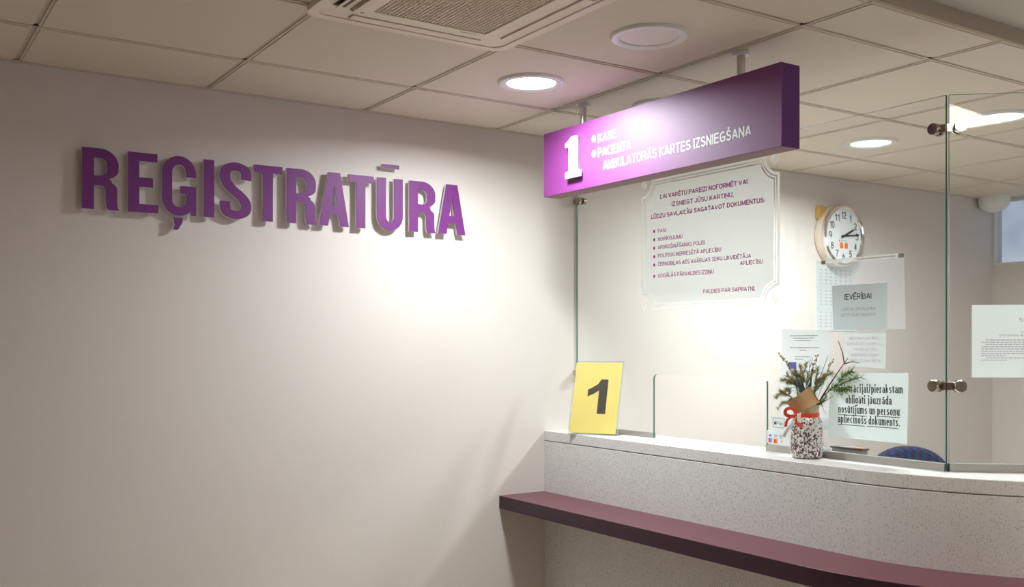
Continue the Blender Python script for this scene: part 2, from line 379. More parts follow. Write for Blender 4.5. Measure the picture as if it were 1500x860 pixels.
ACC = {'Ā': ('A', 'm'), 'Ē': ('E', 'm'), 'Ī': ('I', 'm'), 'Ū': ('U', 'm'), 'Š': ('S', 'v'), 'Č': ('C', 'v'), 'Ņ': ('N', 'c'), 'Ļ': ('L', 'c'), 'Ģ': ('G', 'c'), 'ā': ('a', 'm'), 'ē': ('e', 'm'), 'ī': ('ı', 'm'), 'ū': ('u', 'm'), 'š': ('s', 'v'), 'ģ': ('g', 'a'), 'ņ': ('n', 'c')}
def stroke_mesh(s, t=.17, th=None, gap=.13, serif=False):
    th = th or t*.86
    bm = bmesh.new(); x = 0; lay = [0]
    def pen(P):
        lay[0] += 1; zz = lay[0] % 5
        L, R = [], []
        for i in range(len(P)):
            if i in (0, len(P)-1):
                a, b = (P[0], P[1]) if i == 0 else (P[-2], P[-1])
                dx, dy = b[0]-a[0], b[1]-a[1]; l = math.hypot(dx, dy) or 1; nx, ny = -dy/l, dx/l; k = 1
            else:
                d1 = (P[i][0]-P[i-1][0], P[i][1]-P[i-1][1]); d2 = (P[i+1][0]-P[i][0], P[i+1][1]-P[i][1])
                l1 = math.hypot(*d1) or 1; l2 = math.hypot(*d2) or 1
                nx, ny = -(d1[1]/l1+d2[1]/l2), d1[0]/l1+d2[0]/l2; l = math.hypot(nx, ny) or 1; nx /= l; ny /= l
                k = min(1/max(.45, abs(nx*(-d1[1]/l1)+ny*(d1[0]/l1))), 1.8)
            hx, hy = nx*t/2*k, ny*th/2*k
            L.append(bm.verts.new((P[i][0]+hx, P[i][1]+hy, zz))); R.append(bm.verts.new((P[i][0]-hx, P[i][1]-hy, zz)))
        for i in range(len(P)-1): bm.faces.new((L[i], L[i+1], R[i+1], R[i]))
    for ch in s:
        if ch == ' ': x += .42; continue
        acc = None
        if ch in ACC: ch, acc = ACC[ch]
        if ch not in GL: x += .4; continue
        w, st = GL[ch]; low = ch.islower() or ch == 'ı'; top = XH if low else 1
        def mp(p):
            y = p[1]; y = th/2+y*(1-th) if y >= 0 and y <= 1.001 else y
            return (x+t/2+p[0]*w, y)
        for P in st:
            P = [p for i, p in enumerate(P) if i == 0 or math.dist(p, P[i-1]) > .01]
            Q = [mp(p) for p in P]
            # carry stems out to the full height, so that ends are flush with the bars
            for e, f in ((0, 1), (-1, -2)):
                if abs(Q[e][0]-Q[f][0]) < .35*abs(Q[e][1]-Q[f][1]) and (abs(P[e][1]) < 1e-6 or abs(P[e][1]-top) < 1e-6 or P[e][1] > 1):
                    sg_ = 1 if Q[e][1] > Q[f][1] else -1; Q[e] = (Q[e][0], Q[e][1]+sg_*th/2)
                    if serif and len(P) <= 3:
                        q0 = (Q[e][0]-t*.95, Q[e][1]-sg_*.03); q1 = (Q[e][0]+t*.95, Q[e][1]-sg_*.03)
                        if sg_ > 0: q1 = (Q[e][0], q1[1])
                        v = [bm.verts.new((a, b, 5)) for a, b in ((q0[0], q0[1]-.03), (q1[0], q1[1]-.03), (q1[0], q1[1]+.03), (q0[0], q0[1]+.03))]; bm.faces.new(v)
                elif abs(Q[e][1]-Q[f][1]) < 1e-4:
                    sg_ = 1 if Q[e][0] > Q[f][0] else -1; Q[e] = (Q[e][0]+sg_*t/2, Q[e][1])
            pen(Q)
        cx = x+t/2+w/2
        if acc == 'm':
            y = .86 if low else 1.15; h = max(w*.36, .13)+t*.3; pen([(cx-h, y), (cx+h, y)])
        elif acc == 'v':
            y = .84 if low else 1.10; pen([(cx-.17, y+.15), (cx, y), (cx+.17, y+.15)])
        elif acc == 'c': pen([(cx+.02, -.10), (cx-.03, -.30)])
        elif acc == 'a': pen([(cx-.02, .86), (cx+.05, 1.05)])
        x += w+t+gap
    return bm
def text(s, parent, m, O, U, V, N, u0, u1, v0, cap, off=.012, lift=.0004, name='lettering', drop=0, serif=False):
    """one line of lettering fitted between u0 and u1, base line v0, capital height cap; off sets the weight"""
    t = .215 if off >= .033 else (.18 if off >= .028 else (.15 if off >= .014 else .105))
    g_ = .19 if serif else .10; th = .115 if serif else t*.84
    for k in range(3):                                  # widen the pen until the fitted stroke has the wanted width
        if k == 0: tt = t
        bm = stroke_mesh(s, tt, th, g_, serif); xs_ = [v.co.x for v in bm.verts]; a, b = min(xs_), max(xs_)
        if k == 2: break
        tt = min(.30, t/max(.5, min(1.4, (u1-u0)/cap/(b-a)))); bm.free()
    for v in bm.verts:
        f = (v.co.x-a)/(b-a); v.co = Vector((u0+f*(u1-u0), v0+drop*f+v.co.y*cap, lift+v.co.z*.00003))
    return obj(name, map2d(bm, O, U, V, N), m, parent)

# ================================================================ SETTING
CZ = 2.4316; LZ = 2.476; YS = -1.84
XL, XR, YF = -5.5, 5.81, -7.0
struct('floor', MB().box(XL-.1, XR+.1, .1, YF-.1, -.08, 0), 'floor')
struct('wall_back', MB().box(XL-.1, XR+.1, 0, .1, 0, 2.6), 'wall')
struct('wall_left', MB().box(XL-.1, XL, 0, YF, 0, 2.6), 'wall')
# right wall with a high window
wr = MB(); WY0, WY1, WZ0, WZ1 = -.004, -1.1, 2.035, 2.425
wr.box(XR, XR+.1, 0, WY0, 0, 2.6); wr.box(XR, XR+.1, WY1, YF, 0, 2.6); wr.box(XR, XR+.1, WY0, WY1, 0, WZ0); wr.box(XR, XR+.1, WY0, WY1, WZ1, 2.6)
struct('wall_right', wr, 'wall')
# front wall (behind the camera) with the lobby window
wf = MB(); FX0, FX1, FZ0, FZ1 = 3.1, 5.5, .9, 2.25
wf.box(XL, FX0, YF, YF-.1, 0, 2.6); wf.box(FX1, XR, YF, YF-.1, 0, 2.6); wf.box(FX0, FX1, YF, YF-.1, 0, FZ0); wf.box(FX0, FX1, YF, YF-.1, FZ1, 2.6)
struct('wall_front', wf, 'wall')
def window(name, ax, a0, a1, z0, z1, c):
    f = MB(); w = .012
    def bx(p0, p1, q0, q1, d0, d1, mb):
        if ax == 'x': mb.box(c+d0, c+d1, p0, p1, q0, q1)
        else: mb.box(p0, p1, c+d0, c+d1, q0, q1)
    s = 1 if ax == 'x' else -1
    lo, hi = min(a0, a1), max(a0, a1)
    for p in ((lo, hi, z0, z0+w), (lo, hi, z1-w, z1), (lo, lo+w, z0+w, z1-w), (hi-w, hi, z0+w, z1-w)): bx(*p, s*.004, s*.03, f)
    o = struct(name, f, 'white')
    g = MB(); bx(lo+w, hi-w, z0+w, z1-w, s*.012, s*.018, g); obj('pane', g, 'glass', o)
window('window_1', 'x', WY0, WY1, WZ0, WZ1, XR)
window('window_2', 'y', FX0, FX1, FZ0, FZ1, YF)

# ceiling: plaster over the lobby, lay-in tiles over the counter side
cl = struct('ceiling', MB().box(XL, XR, YF, YS, LZ, 2.6).box(XL, XR, YS, 0, 2.52, 2.6), 'plaster')
struct('trim_1', MB().box(XL, XR, YS-.0, YS+.012, CZ, LZ), 'fascia')
struct('trim_2', MB().box(XL, XR, -.02, 0, CZ-.002, CZ+.002).box(XL, XR, -.003, 0, CZ-.003, CZ+.02), 'rail')
xs = [.418+.5935*k for k in range(-10, 10)]; xs = [XL]+[x for x in xs if XL < x < XR]+[XR]
ys = [0, -.411, -1.006, -1.601, YS+.012]
tile_mesh = {}
for i in range(len(xs)-1):
    for j in range(4):
        x0, x1 = xs[i], xs[i+1]; y0, y1 = ys[j], ys[j+1]
        g = .0065; w, h = round(x1-x0-2*g, 4), round(y0-y1-2*g, 4)
        key = (w, h)
        if key not in tile_mesh:
            o = obj('ceiling_tile', MB().box(-w/2, w/2, -h/2, h/2, 0, .014).box(-w/2+.008, w/2-.008, -h/2+.008, h/2-.008, -.003, 0), 'ceil', cl, local=True)
            tile_mesh[key] = o
        else:
            o = tile_mesh[key].copy(); COL.objects.link(o)
        o.location = ((x0+x1)/2, (y0+y1)/2, CZ+.003)
for x in xs[1:-1]: obj('ceiling_rail', MB().box(x-.0115, x+.0115, YS+.012, 0, CZ+.006, CZ+.03), 'rail', cl)
for y in ys[1:-1]: obj('ceiling_rail', MB().box(XL, XR, y-.0115, y+.0115, CZ+.006, CZ+.0295), 'rail', cl)

# ================================================================ LIGHTS
def downlight(lit, label, x, y, group, z=CZ):
    t = thing('downlight', label, 'ceiling light', (x, y, z), 0, group)
    obj('trim_ring', MB().lathe([(.083, .0), (.083, -.006), (.092, -.011), (.108, -.009), (.114, -.001), (.114, 0)], n=48, cap=False), 'white', t, local=True)
    obj('diffuser', MB().lathe([(0, -.004), (.083, -.004), (.083, -.001), (0, -.001)], n=48, cap=False), 'glow' if lit else 'off', t, local=True)
    if lit:
        l = area('lamp', (0, 0, -.0135), (0, 0, 0), .16, .16, P_DOWN, COOL, 'DISK', 166, t)
    return t
downlight(1, 'lit round downlight in the ceiling in front of the hanging purple sign', 1.90, -.70, 'lit round downlights')
downlight(0, 'unlit round downlight in the tile beside the air conditioner', 1.90, -1.297, 'unlit round downlights')
downlight(0, 'unlit round downlight mostly hidden behind the hanging sign', 2.49, -.70, 'unlit round downlights')
downlight(1, 'lit round downlight behind the glass, left of the glass corner', 3.70, -.70, 'lit round downlights')
downlight(1, 'lit round downlight at the right edge of the photo, seen through the second glass pane', 3.70, -1.29, 'lit round downlights')
def light_panel(x, y, label):
    t = thing('light_panel', label, 'ceiling light', (x, y, LZ))
    f = MB()
    for a in ((-.3, .3, -.3, -.285), (-.3, .3, .285, .3), (-.3, -.285, -.285, .285), (.285, .3, -.285, .285)): f.box(a[0], a[1], a[2], a[3], -.012, 0)
    obj('frame', f, 'white', t, local=True)
    obj('diffuser', MB().box(-.285, .285, -.285, .285, -.006, -.001), 'glow_panel', t, local=True)
    area('lamp', (0, 0, -.014), (0, 0, 0), .56, .56, P_PANEL, WARM, 'SQUARE', 170, t)
light_panel(1.91, -2.9, 'lit square ceiling panel over the lobby, mirrored in the second glass pane')

# ================================================================ AIR CONDITIONER
ac = thing('ceiling_air_conditioner', 'cream ceiling cassette air conditioner with square grille, cut by the top edge of the photo', 'air conditioner', (1.295, -1.275, CZ))
X, Y, Z = (1, 0, 0), (0, 1, 0), (0, 0, 1)
def ring2d(outer, inner, d0, d1, m, nm, par, mi=None):
    bm = fill2d([outer, inner], abs(d1-d0)/2)
    for v in bm.verts: v.co.z += (d0+d1)/2
    return obj(nm, bm, m, par, local=True)
H = .312
ring2d(rrect(-H, H, -H, H, .045), rrect(-.285, .285, -.285, .285, .03), -.016, 0, 'acw', 'outer_rim', ac).modifiers.new('bevel', 'BEVEL').width = .006
ring2d(rrect(-.286, .286, -.286, .286, .03), rrect(-.222, .222, -.222, .222, .02), -.013, -.002, 'acw', 'face_panel', ac)
for k in range(4):
    R_ = Matrix.Rotation(k*PI/2, 4, 'Z')
    obj('air_slot', MB().box(-.20, .20, .238, .272, -.0145, -.012, T=R_), 'acd' if k == 1 else 'rail', ac, local=True)
    T_ = R_ @ Matrix.Translation((0, .256, -.017)) @ Matrix.Rotation(math.radians(-28 if k == 1 else -3), 4, 'X')
    obj('vane', MB().box(-.198, .198, -.017, .013, -.0015, .0015, T=T_), 'acw', ac, local=True, bevel=.001)
ring2d(rrect(-.216, .216, -.216, .216, .02), rrect(-.172, .172, -.172, .172, .004), -.022, -.004, 'acw', 'grille_frame', ac).modifiers.new('bevel', 'BEVEL').width = .003
g = MB(); n = 30; p = .344/n
for k in range(n+1):
    c = -.172+k*p
    g.box(c-.0019, c+.0019, -.172, .172, -.020, -.012); g.box(-.172, .172, c-.0019, c+.0019, -.0195, -.0115)
tagp(obj('grille', g, 'acg', ac, local=True), kind='stuff')
obj('filter', MB().box(-.172, .172, -.172, .172, -.008, -.004), mat('filter', (.22, .13, .07), .8), ac, local=True)
obj('badge', MB().box(.10, .135, .184, .189, -.0228, -.0215).box(.142, .147, .184, .189, -.0228, -.0215), 'tape', ac, local=True)
obj('fixing_screw', MB().lathe([(0, -.0235), (.005, -.0235), (.005, -.021), (0, -.021)], (-.194, .193, 0), n=12, cap=False), 'tape', ac, local=True)

# ================================================================ WALL LETTERS
Hh = .198; LB = 1.984
def L_R(w):
    t = .32*w
    out = [(0, 0), (0, 1), (.48*w, 1)] + arc(.48*w, .735, .51*w, .265, 90, 0, 10)[1:] + arc(.48*w, .66, .51*w, .17, 0, -62, 6)[1:]
    out += [(.80*w, .475)] + arc(.62*w, .34, .33*w, .125, 55, 0, 6) + [(.95*w, .13), (.965*w, .05), (w, 0), (.70*w, 0), (.655*w, .06), (.64*w, .14), (.64*w, .31)] + arc(.50*w, .31, .14*w, .085, 0, 90, 6)[1:] + [(t, .395), (t, 0)]
    hole = [(t, .845), (.46*w, .845)] + arc(.46*w, .735, .22*w, .11, 90, 0, 8)[1:] + arc(.46*w, .65, .22*w, .10, 0, -90, 8)[1:] + [(t, .55)]
    return [out, hole]
def L_E(w): t = .37*w; return [[(0, 0), (0, 1), (w*.97, 1), (w*.97, .86), (t, .86), (t, .585), (.82*w, .585), (.82*w, .43), (t, .43), (t, .14), (w, .14), (w, 0)]]
def L_I(w): return [[(0, 0), (0, 1), (w, 1), (w, 0)]]
def L_T(w): a = .315*w; b = .665*w; return [[(0, .865), (0, 1), (w, 1), (w, .865), (b, .865), (b, 0), (a, 0), (a, .865)]]
def L_A(w): return [[(0, 0), (.30*w, 1), (.70*w, 1), (w, 0), (.71*w, 0), (.645*w, .22), (.365*w, .22), (.30*w, 0)], [(.405*w, .37), (.505*w, .77), (.605*w, .37)]]
def L_U(w): return [[(0, 1), (0, .28)] + arc(.5*w, .28, .5*w, .29, 180, 360, 16)[1:] + [(w, 1), (.66*w, 1), (.66*w, .27)] + arc(.5*w, .27, .16*w, .12, 360, 180, 10)[1:] + [(.34*w, 1)]]
def L_G(w):
    o = [(w, .655), (w, .70)] + arc(.5*w, .70, .5*w, .31, 0, 180, 16)[1:] + [(0, .29)] + arc(.5*w, .29, .5*w, .30, 180, 305, 12)[1:] + [(.82*w, .10), (.85*w, .0), (w, 0), (w, .5), (.53*w, .5), (.53*w, .375), (.71*w, .375), (.71*w, .25)]
    o += arc(.5*w, .25, .21*w, .12, 360, 180, 10)[1:] + [(.29*w, .73)] + arc(.5*w, .73, .21*w, .135, 180, 0, 10)[1:] + [(.71*w, .655)]
    return [o]
def L_S(w):
    c = [(.845, .70), (.845, .80), (.76, .885), (.5, .928), (.24, .885), (.155, .78), (.19, .66), (.36, .54), (.62, .425), (.80, .32), (.845, .21), (.76, .115), (.5, .07), (.24, .115), (.155, .21), (.155, .305)]
    P = []
    for i in range(len(c)-1):
        p0, p1, p2, p3 = c[max(i-1, 0)], c[i], c[i+1], c[min(i+2, len(c)-1)]
        for k in range(8):
            t = k/8; P.append(tuple(.5*((2*p1[a])+(-p0[a]+p2[a])*t+(2*p0[a]-5*p1[a]+4*p2[a]-p3[a])*t*t+(-p0[a]+3*p1[a]-3*p2[a]+p3[a])*t**3) for a in (0, 1)))
    P.append(c[-1]); l, r = [], []
    for i in range(len(P)):
        a, b = P[max(i-1, 0)], P[min(i+1, len(P)-1)]
        dx, dy = (b[0]-a[0])*w, (b[1]-a[1])*Hh; L = math.hypot(dx, dy); nx, ny = -dy/L, dx/L
        hw = math.hypot(.0178*nx, .0140*ny)
        l.append((P[i][0]*w+nx*hw, P[i][1]+ny*hw/Hh)); r.append((P[i][0]*w-nx*hw, P[i][1]-ny*hw/Hh))
    return [l+r[::-1]]
def letter(fn, x0, x1, label, extra=None, exname=None):
    w = x1-x0
    t = thing('wall_letter', label, 'sign letter', (x0, 0, LB), 0, 'letters of the purple wall sign')
    def make(loops, sfx=None):
        lp = [[(x, y*Hh) for x, y in l] for l in loops]
        f = fill2d(lp, .0015)
        fp = obj(sfx or 'face', map2d(f, (0, -.0285, 0), X, Z, (0, -1, 0)), 'purple_face', t, local=True)
        b = fill2d(lp, .0055, -.0004)
        obj('acrylic_body', map2d(b, (0, -.0214, 0), X, Z, (0, -1, 0)), ['acryl'], t, local=True)
    make(loops=fn(w))
    if extra: make([extra], exname)
    for a, b in ((.16, .12), (.16, .90)) if fn not in (L_A, L_T) else ((.5, .93), (.5, .3)):
        obj('standoff_pin', MB().lathe([(.004, 0), (.004, .0155)], (a*w, -.0155, b*Hh), (0, 1, 0), n=10), 'steel', t, local=True)
mac_w = .110
letter(L_R, .6065, .7195, 'dark purple letter R, first letter of the wall sign at far left')
letter(L_E, .7475, .845, 'purple letter E, second letter of the wall sign')
letter(L_G, .857, .9705, 'purple letter G with a separate comma below it', [(.040, -.045), (.068, -.045), (.067, -.13), (.052, -.255), (.036, -.255), (.044, -.165), (.040, -.13)], 'comma')
letter(L_I, .996, 1.032, 'plain upright purple letter I of the wall sign')
letter(L_S, 1.053, 1.162, 'curved purple letter S, the only S of the wall sign')
letter(L_T, 1.172, 1.277, 'purple letter T standing right after the letter S')
letter(L_R, 1.293, 1.406, 'purple letter R between the first T and the first A')
letter(L_A, 1.417, 1.535, 'purple letter A between the middle R and the second T')
letter(L_T, 1.533, 1.637, 'purple letter T standing just before the letter with a bar above')
letter(L_U, 1.651, 1.760, 'purple letter U with a separate bar above it', [(.020, 1.19), (.020, 1.265), (.093, 1.265), (.093, 1.19)], 'macron')
letter(L_R, 1.789, 1.904, 'light purple letter R, last but one of the wall sign')
letter(L_A, 1.916, 2.040, 'bright purple letter A at the right end of the wall sign')

# ================================================================ COUNTER
CX, YC, RC = 2.448, -1.548, .77; ZT, ZJ, ZS = 1.179, 1.1385, .9216
def curve_line(off, n=56, a1=92):
    """front line of the counter, pushed out by off: straight from the wall, then an arc to the right"""
    r = RC+off
    pts = []
    for k in range(n+1):
        a = math.radians(180+a1*k/n); pts.append((CX+RC+r*math.cos(a), YC+r*math.sin(a)))
    return pts
def strip(off0, off1, z0, z1, straight=True, curved=True, ms=None):
    out = [(CX-off1, -.0005)] if straight else []
    inn = [(CX-off0, -.0005)] if straight else []
    if curved: out += curve_line(off1); inn += curve_line(off0)
    else: out.append((CX-off1, YC)); inn.append((CX-off0, YC))
    if curved: out.append((5.2, YC-RC-off1)); inn.append((5.2, YC-RC-off0))
    return MB().prism(out+inn[::-1], (0, 0, 0), X, Y, Z, z0, z1, 0, ms)
ct = thing('reception_counter', 'white speckled reception counter with a purple ledge, curving away to the right', 'counter', (CX, 0, 0))
obj('front_panel', strip(-.03, 0, 0, ZJ-.003, True, False), 'speck', ct, bevel=.001)
obj('front_panel', strip(-.03, 0, 0, ZJ-.003, False, True), 'speck', ct, bevel=.001)
obj('shadow_joint', strip(-.03, -.002, ZJ-.004, ZJ+.001), mat('joint', (.20, .12, .11), .8), ct)
wt = strip(-.255, .0, ZJ, ZT, True, False); obj('worktop', wt, 'speck', ct, bevel=.002)
obj('worktop', strip(-.255, .0, ZJ, ZT, False, True), 'speck', ct, bevel=.002)
obj('ledge', strip(.0003, .2285, ZS-.0535, ZS, ms=1), ['shelf_p', mat('ledge_edge', (.040, .012, .024), .4)], ct, bevel=.0015)['label'] = 'dark purple ledge along the front of the counter'
obj('back_panel', strip(-.25, -.235, 0, ZJ, True, False), 'desk', ct)
obj('desk_top', MB().box(2.70, 3.40, -.01, -1.5, .72, .745), 'desk', ct)
obj('desk_side', MB().box(2.70, 3.38, -1.48, -1.50, 0, .72), 'desk', ct)

# ================================================================ GLASS SCREEN
GX = 2.6153; GZ = 2.2627; YE = -1.7618
gs = thing('glass_screen', 'clear glass screen with a service opening, between the wall and the glass corner', 'glass screen', (GX, 0, ZT))
o_ = [(.006, .004), (.5064, .004)]
o_ += [(.5064, .225)] + [(x, y) for x, y in arc(.5264, .231, .02, .02, 180, 90, 6)] + arc(1.0689, .231, .02, .02, 90, 0, 6) + [(1.0889, .225), (1.0889, .004), (1.7618, .004), (1.7618, GZ-ZT), (.006, GZ-ZT)]
U1 = (0, -1, 0)
gp = obj('glass_pane', MB().prism(o_, (GX, 0, ZT), U1, Z, X, 0, .008, 0, 1), ['glass', 'glass_edge'], gs)
obj('channel', MB().box(GX-.006, GX-.0005, -.006, -.506, ZT, ZT+.018).box(GX+.0085, GX+.014, -.006, -.506, ZT, ZT+.018), 'channel', gs)
obj('channel', MB().box(GX-.006, GX-.0005, -1.0895, YE, ZT, ZT+.022).box(GX+.0085, GX+.014, -1.0895, YE, ZT, ZT+.022), 'channel', gs)
# second pane, turned along the curve
D2 = Vector((.7536, -.6574, 0)); N2 = Vector((.6574, .7536, 0)); P2 = Vector((GX, YE-.003, ZT))+D2*.008
g2 = thing('glass_screen', 'second clear glass pane, angled to the right of the glass corner', 'glass screen', tuple(P2))
obj('glass_pane', MB().prism([(0, .004), (.60, .004), (.60, GZ-ZT), (0, GZ-ZT)], P2, D2, Z, N2, 0, .008, 0, 1), ['glass', 'glass_edge'], g2)
obj('channel', MB().prism([(0, 0), (.6, 0), (.6, .024), (0, .024)], P2, D2, Z, N2, -.006, -.0005).prism([(0, 0), (.6, 0), (.6, .024), (0, .024)], P2, D2, Z, N2, .0085, .014), 'channel', g2)

def knob(mb, O, A, r=.0165, h=.012): mb.lathe([(0, 0), (r, 0), (r, h*.8), (r*.92, h), (0, h+.0004)], O, A, n=28, cap=False)
def wall_clamp(z, label):
    t = thing('glass_clamp', label, 'glass clamp', (GX, -.03, z), 0, 'metal clamps holding the glass')
    obj('bracket', MB().box(GX-.011, GX+.019, 0, -.026, z-.012, z+.012), 'brass', t, bevel=.002)
    k = MB(); knob(k, (GX-.001, -.034, z), (-1, 0, 0), .015, .012); knob(k, (GX+.009, -.034, z), (1, 0, 0), .015, .018)
    obj('knob', k, 'brass', t)
wall_clamp(2.168, 'metal clamp fixing the glass to the wall, right under the hanging sign')
wall_clamp(1.424, 'metal clamp fixing the glass to the wall, left of the yellow sheet')
def corner_clamp(z, label):
    t = thing('glass_clamp', label, 'glass clamp', (GX, YE, z), 0, 'metal clamps holding the glass')
    k = MB(); knob(k, (GX-.006, YE+.028, z), (-1, 0, 0), .0175, .016); knob(k, (GX+.0085, YE+.028, z), (1, 0, 0), .0175, .012)
    obj('knob', k, 'brass', t)
    k = MB(); q = P2+D2*.026; q.z = z; knob(k, q-N2*.006, -N2, .0175, .016); knob(k, q+N2*.0085, N2, .0175, .012)
    obj('knob', k, 'chrome', t)
    b = MB().box(GX-.006, GX-.0005, YE+.045, YE-.004, z-.0115, z+.0115); q = P2.copy(); q.z = z
    b.prism([(-.008, -.0115), (.045, -.0115), (.045, .0115), (-.008, .0115)], q, D2, Z, N2, -.006, -.0005)
    obj('strap', b, 'brass', t, bevel=.001)
corner_clamp(2.167, 'metal double clamp joining two glass panes, near the top of the glass corner')
corner_clamp(1.4245, 'metal double clamp joining two glass panes, low on the glass corner')

# ---- frosted notice on the glass
F = GX-.0006
NM = (-1, 0, 0)
dec = thing('frosted_notice', 'frosted vinyl notice with purple Latvian text stuck on the glass under the hanging sign', 'notice', (F, -.79, 1.93))
yl, yr, zb, zt = .4346, 1.1478, 1.681, 2.196
def notch(i):
    """rectangle inset by i with concave corners"""
    r = .064
    a, b, c, d = yl+i, yr-i, zb+i, zt-i
    e = r
    p = []
    for cx, cy, a0, a1 in ((yr, zt, 180, 270), (yr, zb, 90, 180), (yl, zb, 0, 90), (yl, zt, 270, 360)):
        R = e+i
        # clip the corner circle to the inset rectangle
        al = math.degrees(math.asin(i/R)) if R > i else 0
        q = arc(cx, cy, R, R, a0+al, a1-al, 10)
        p += q[::1] if (cx, cy) in ((yr, zt), (yr, zb), (yl, zb), (yl, zt)) else q
    return p
def notch_cw(i):
    r = .064; R = r+i; al = math.degrees(math.asin(i/R)); p = []
    p += arc(yr, zt, R, R, 180+al, 270-al, 10)
    p += arc(yr, zb, R, R, 90+al, 180-al, 10)
    p += arc(yl, zb, R, R, 0+al, 90-al, 10)
    p += arc(yl, zt, R, R, 270+al, 360-al, 10)
    return p
OD = (F, 0, 0)
def frosted(loops, nm):
    return obj(nm, map2d(fill2d(loops, .00015), OD, U1, Z, NM), 'frost', dec)
frosted([notch_cw(0), notch_cw(.0105)], 'frosted_border')
frosted([notch_cw(.0155), notch_cw(.0205)], 'frosted_line')
frosted([notch_cw(.0265)], 'frosted_field')
for cy, cz in ((.4520, 2.1795), (1.1235, 2.1775), (.4510, 1.698), (1.1235, 1.698)):
    cs = []
    for s in (0, 1):
        a0 = 50+180*s
        cs.append(arc(cy, cz, .0165, .0165, a0+8, a0+172, 16))
    frosted(cs, 'frosted_dot')
def dt(s, a, b, z0, z1, cap, off=.030): text(s, dec, 'txt_p', OD, U1, Z, NM, a, b, z0, cap, off, .0006, drop=z1-z0)
dt('LAI VARĒTU PAREIZI NOFORMĒT VAI', .5469, 1.0014, 2.1123, 2.1095, .0182, .036)
dt('IZSNIEGT JŪSU KARTIŅU,', .6129, .9355, 2.0762, 2.073, .0175, .036)
dt('LŪDZU SAVLAICĪGI SAGATAVOT DOKUMENTUS:', .4941, 1.0826, 2.0394, 2.036, .0178, .036)
dt('PASI', .5341, .5788, 1.9818, 1.981, .0155)
dt('NORĪKOJUMU', .5341, .6726, 1.9495, 1.948, .0155)
dt('APDROŠINĀŠANAS POLISI', .5341, .7925, 1.9172, 1.915, .0155)
dt('POLITISKI REPRESĒTĀ APLIECĪBU', .5341, .8747, 1.8844, 1.8825, .0155)
dt('ČERNOBIĻAS AES AVĀRIJAS SEKU LIKVIDĒTĀJA', .5341, 1.0185, 1.8515, 1.849, .0155)
dt('APLIECĪBU', .9661, 1.0732, 1.8259, 1.8250, .0155)
dt('SOCIĀLĀS PĀRVALDES IZZIŅU', .5341, .8372, 1.8068, 1.8045, .0155)
dt('PALDIES PAR SAPRATNI.', .7826, 1.0369, 1.7338, 1.7330, .0158)
for z in (1.99, 1.957, 1.9239, 1.8903, 1.8579, 1.8136):
    obj('bullet', map2d(fill2d([arc(.5128, z, .0055, .0065, 0, 345, 15)], .0001), OD, U1, Z, NM), 'txt_p', dec).location.x -= .0006

# ================================================================ HANGING SIGN
SX = 2.19; SY0, SY1, SZ0, SZ1 = -.3626, -1.5287, 2.108, 2.347
sg = thing('hanging_sign', 'long glossy purple sign box hung from the ceiling on two posts, white number 1', 'sign', (SX+.039, (SY0+SY1)/2, SZ0))
box = obj('sign_box', MB().box(SX+.003, SX+.078, SY0, SY1, SZ0, SZ1), 'sign_side', sg, bevel=.001)
obj('front_face', MB().box(SX, SX+.003, SY0, SY1, SZ0, SZ1), 'sign_p', sg)
obj('underside', MB().box(SX+.002, SX+.076, SY0-.002, SY1+.002, SZ0-.001, SZ0), 'sign_bot', sg)
for y in (-.5465, -1.3292):
    p = obj('post', MB().lathe([(.0125, 0), (.0125, CZ-SZ1-.002)], (2.2385, y, SZ1), n=20), 'steel', sg)
    obj('ceiling_flange', MB().lathe([(.028, CZ-.001), (.028, CZ-.004), (.0245, CZ-.012), (.0125, CZ-.013)], (2.2385, y, 0), n=24, cap=False), 'white', p)
OS = (SX, 0, 0)
def stx(s, a, b, z, cap): text(s, sg, 'sign_txt', OS, U1, Z, NM, a, b, z, cap, .029, .0006)
stx('KASE', .6952, .7969, 2.2586, .0322)
stx('PACIENTA', .6952, .8746, 2.2075, .0322)
stx('AMBULATORĀS KARTES IZSNIEGŠANA', .7242, 1.4157, 2.1578, .0322)
for z in (2.2766, 2.2235):
    obj('bullet', map2d(fill2d([arc(.6716, z, .0115, .0125, 0, 345, 23)], .0003), OS, U1, Z, NM), 'sign_txt', sg).location.x -= .0006
one = [(.5255, 2.2655), (.5255, 2.281), (.548, 2.2915), (.562, 2.302), (.590, 2.302), (.590, 2.1765), (.610, 2.1765), (.610, 2.152), (.526, 2.152), (.526, 2.1765), (.546, 2.1765), (.546, 2.2655)]
o1 = obj('number_one', MB().prism(one, OS, U1, Z, NM, .008, .020), 'sign_txt', sg, bevel=.001)
obj('number_backing', MB().prism([(.550, 2.16), (.586, 2.16), (.586, 2.295), (.550, 2.295)], OS, U1, Z, NM, 0, .008), 'tape', o1)

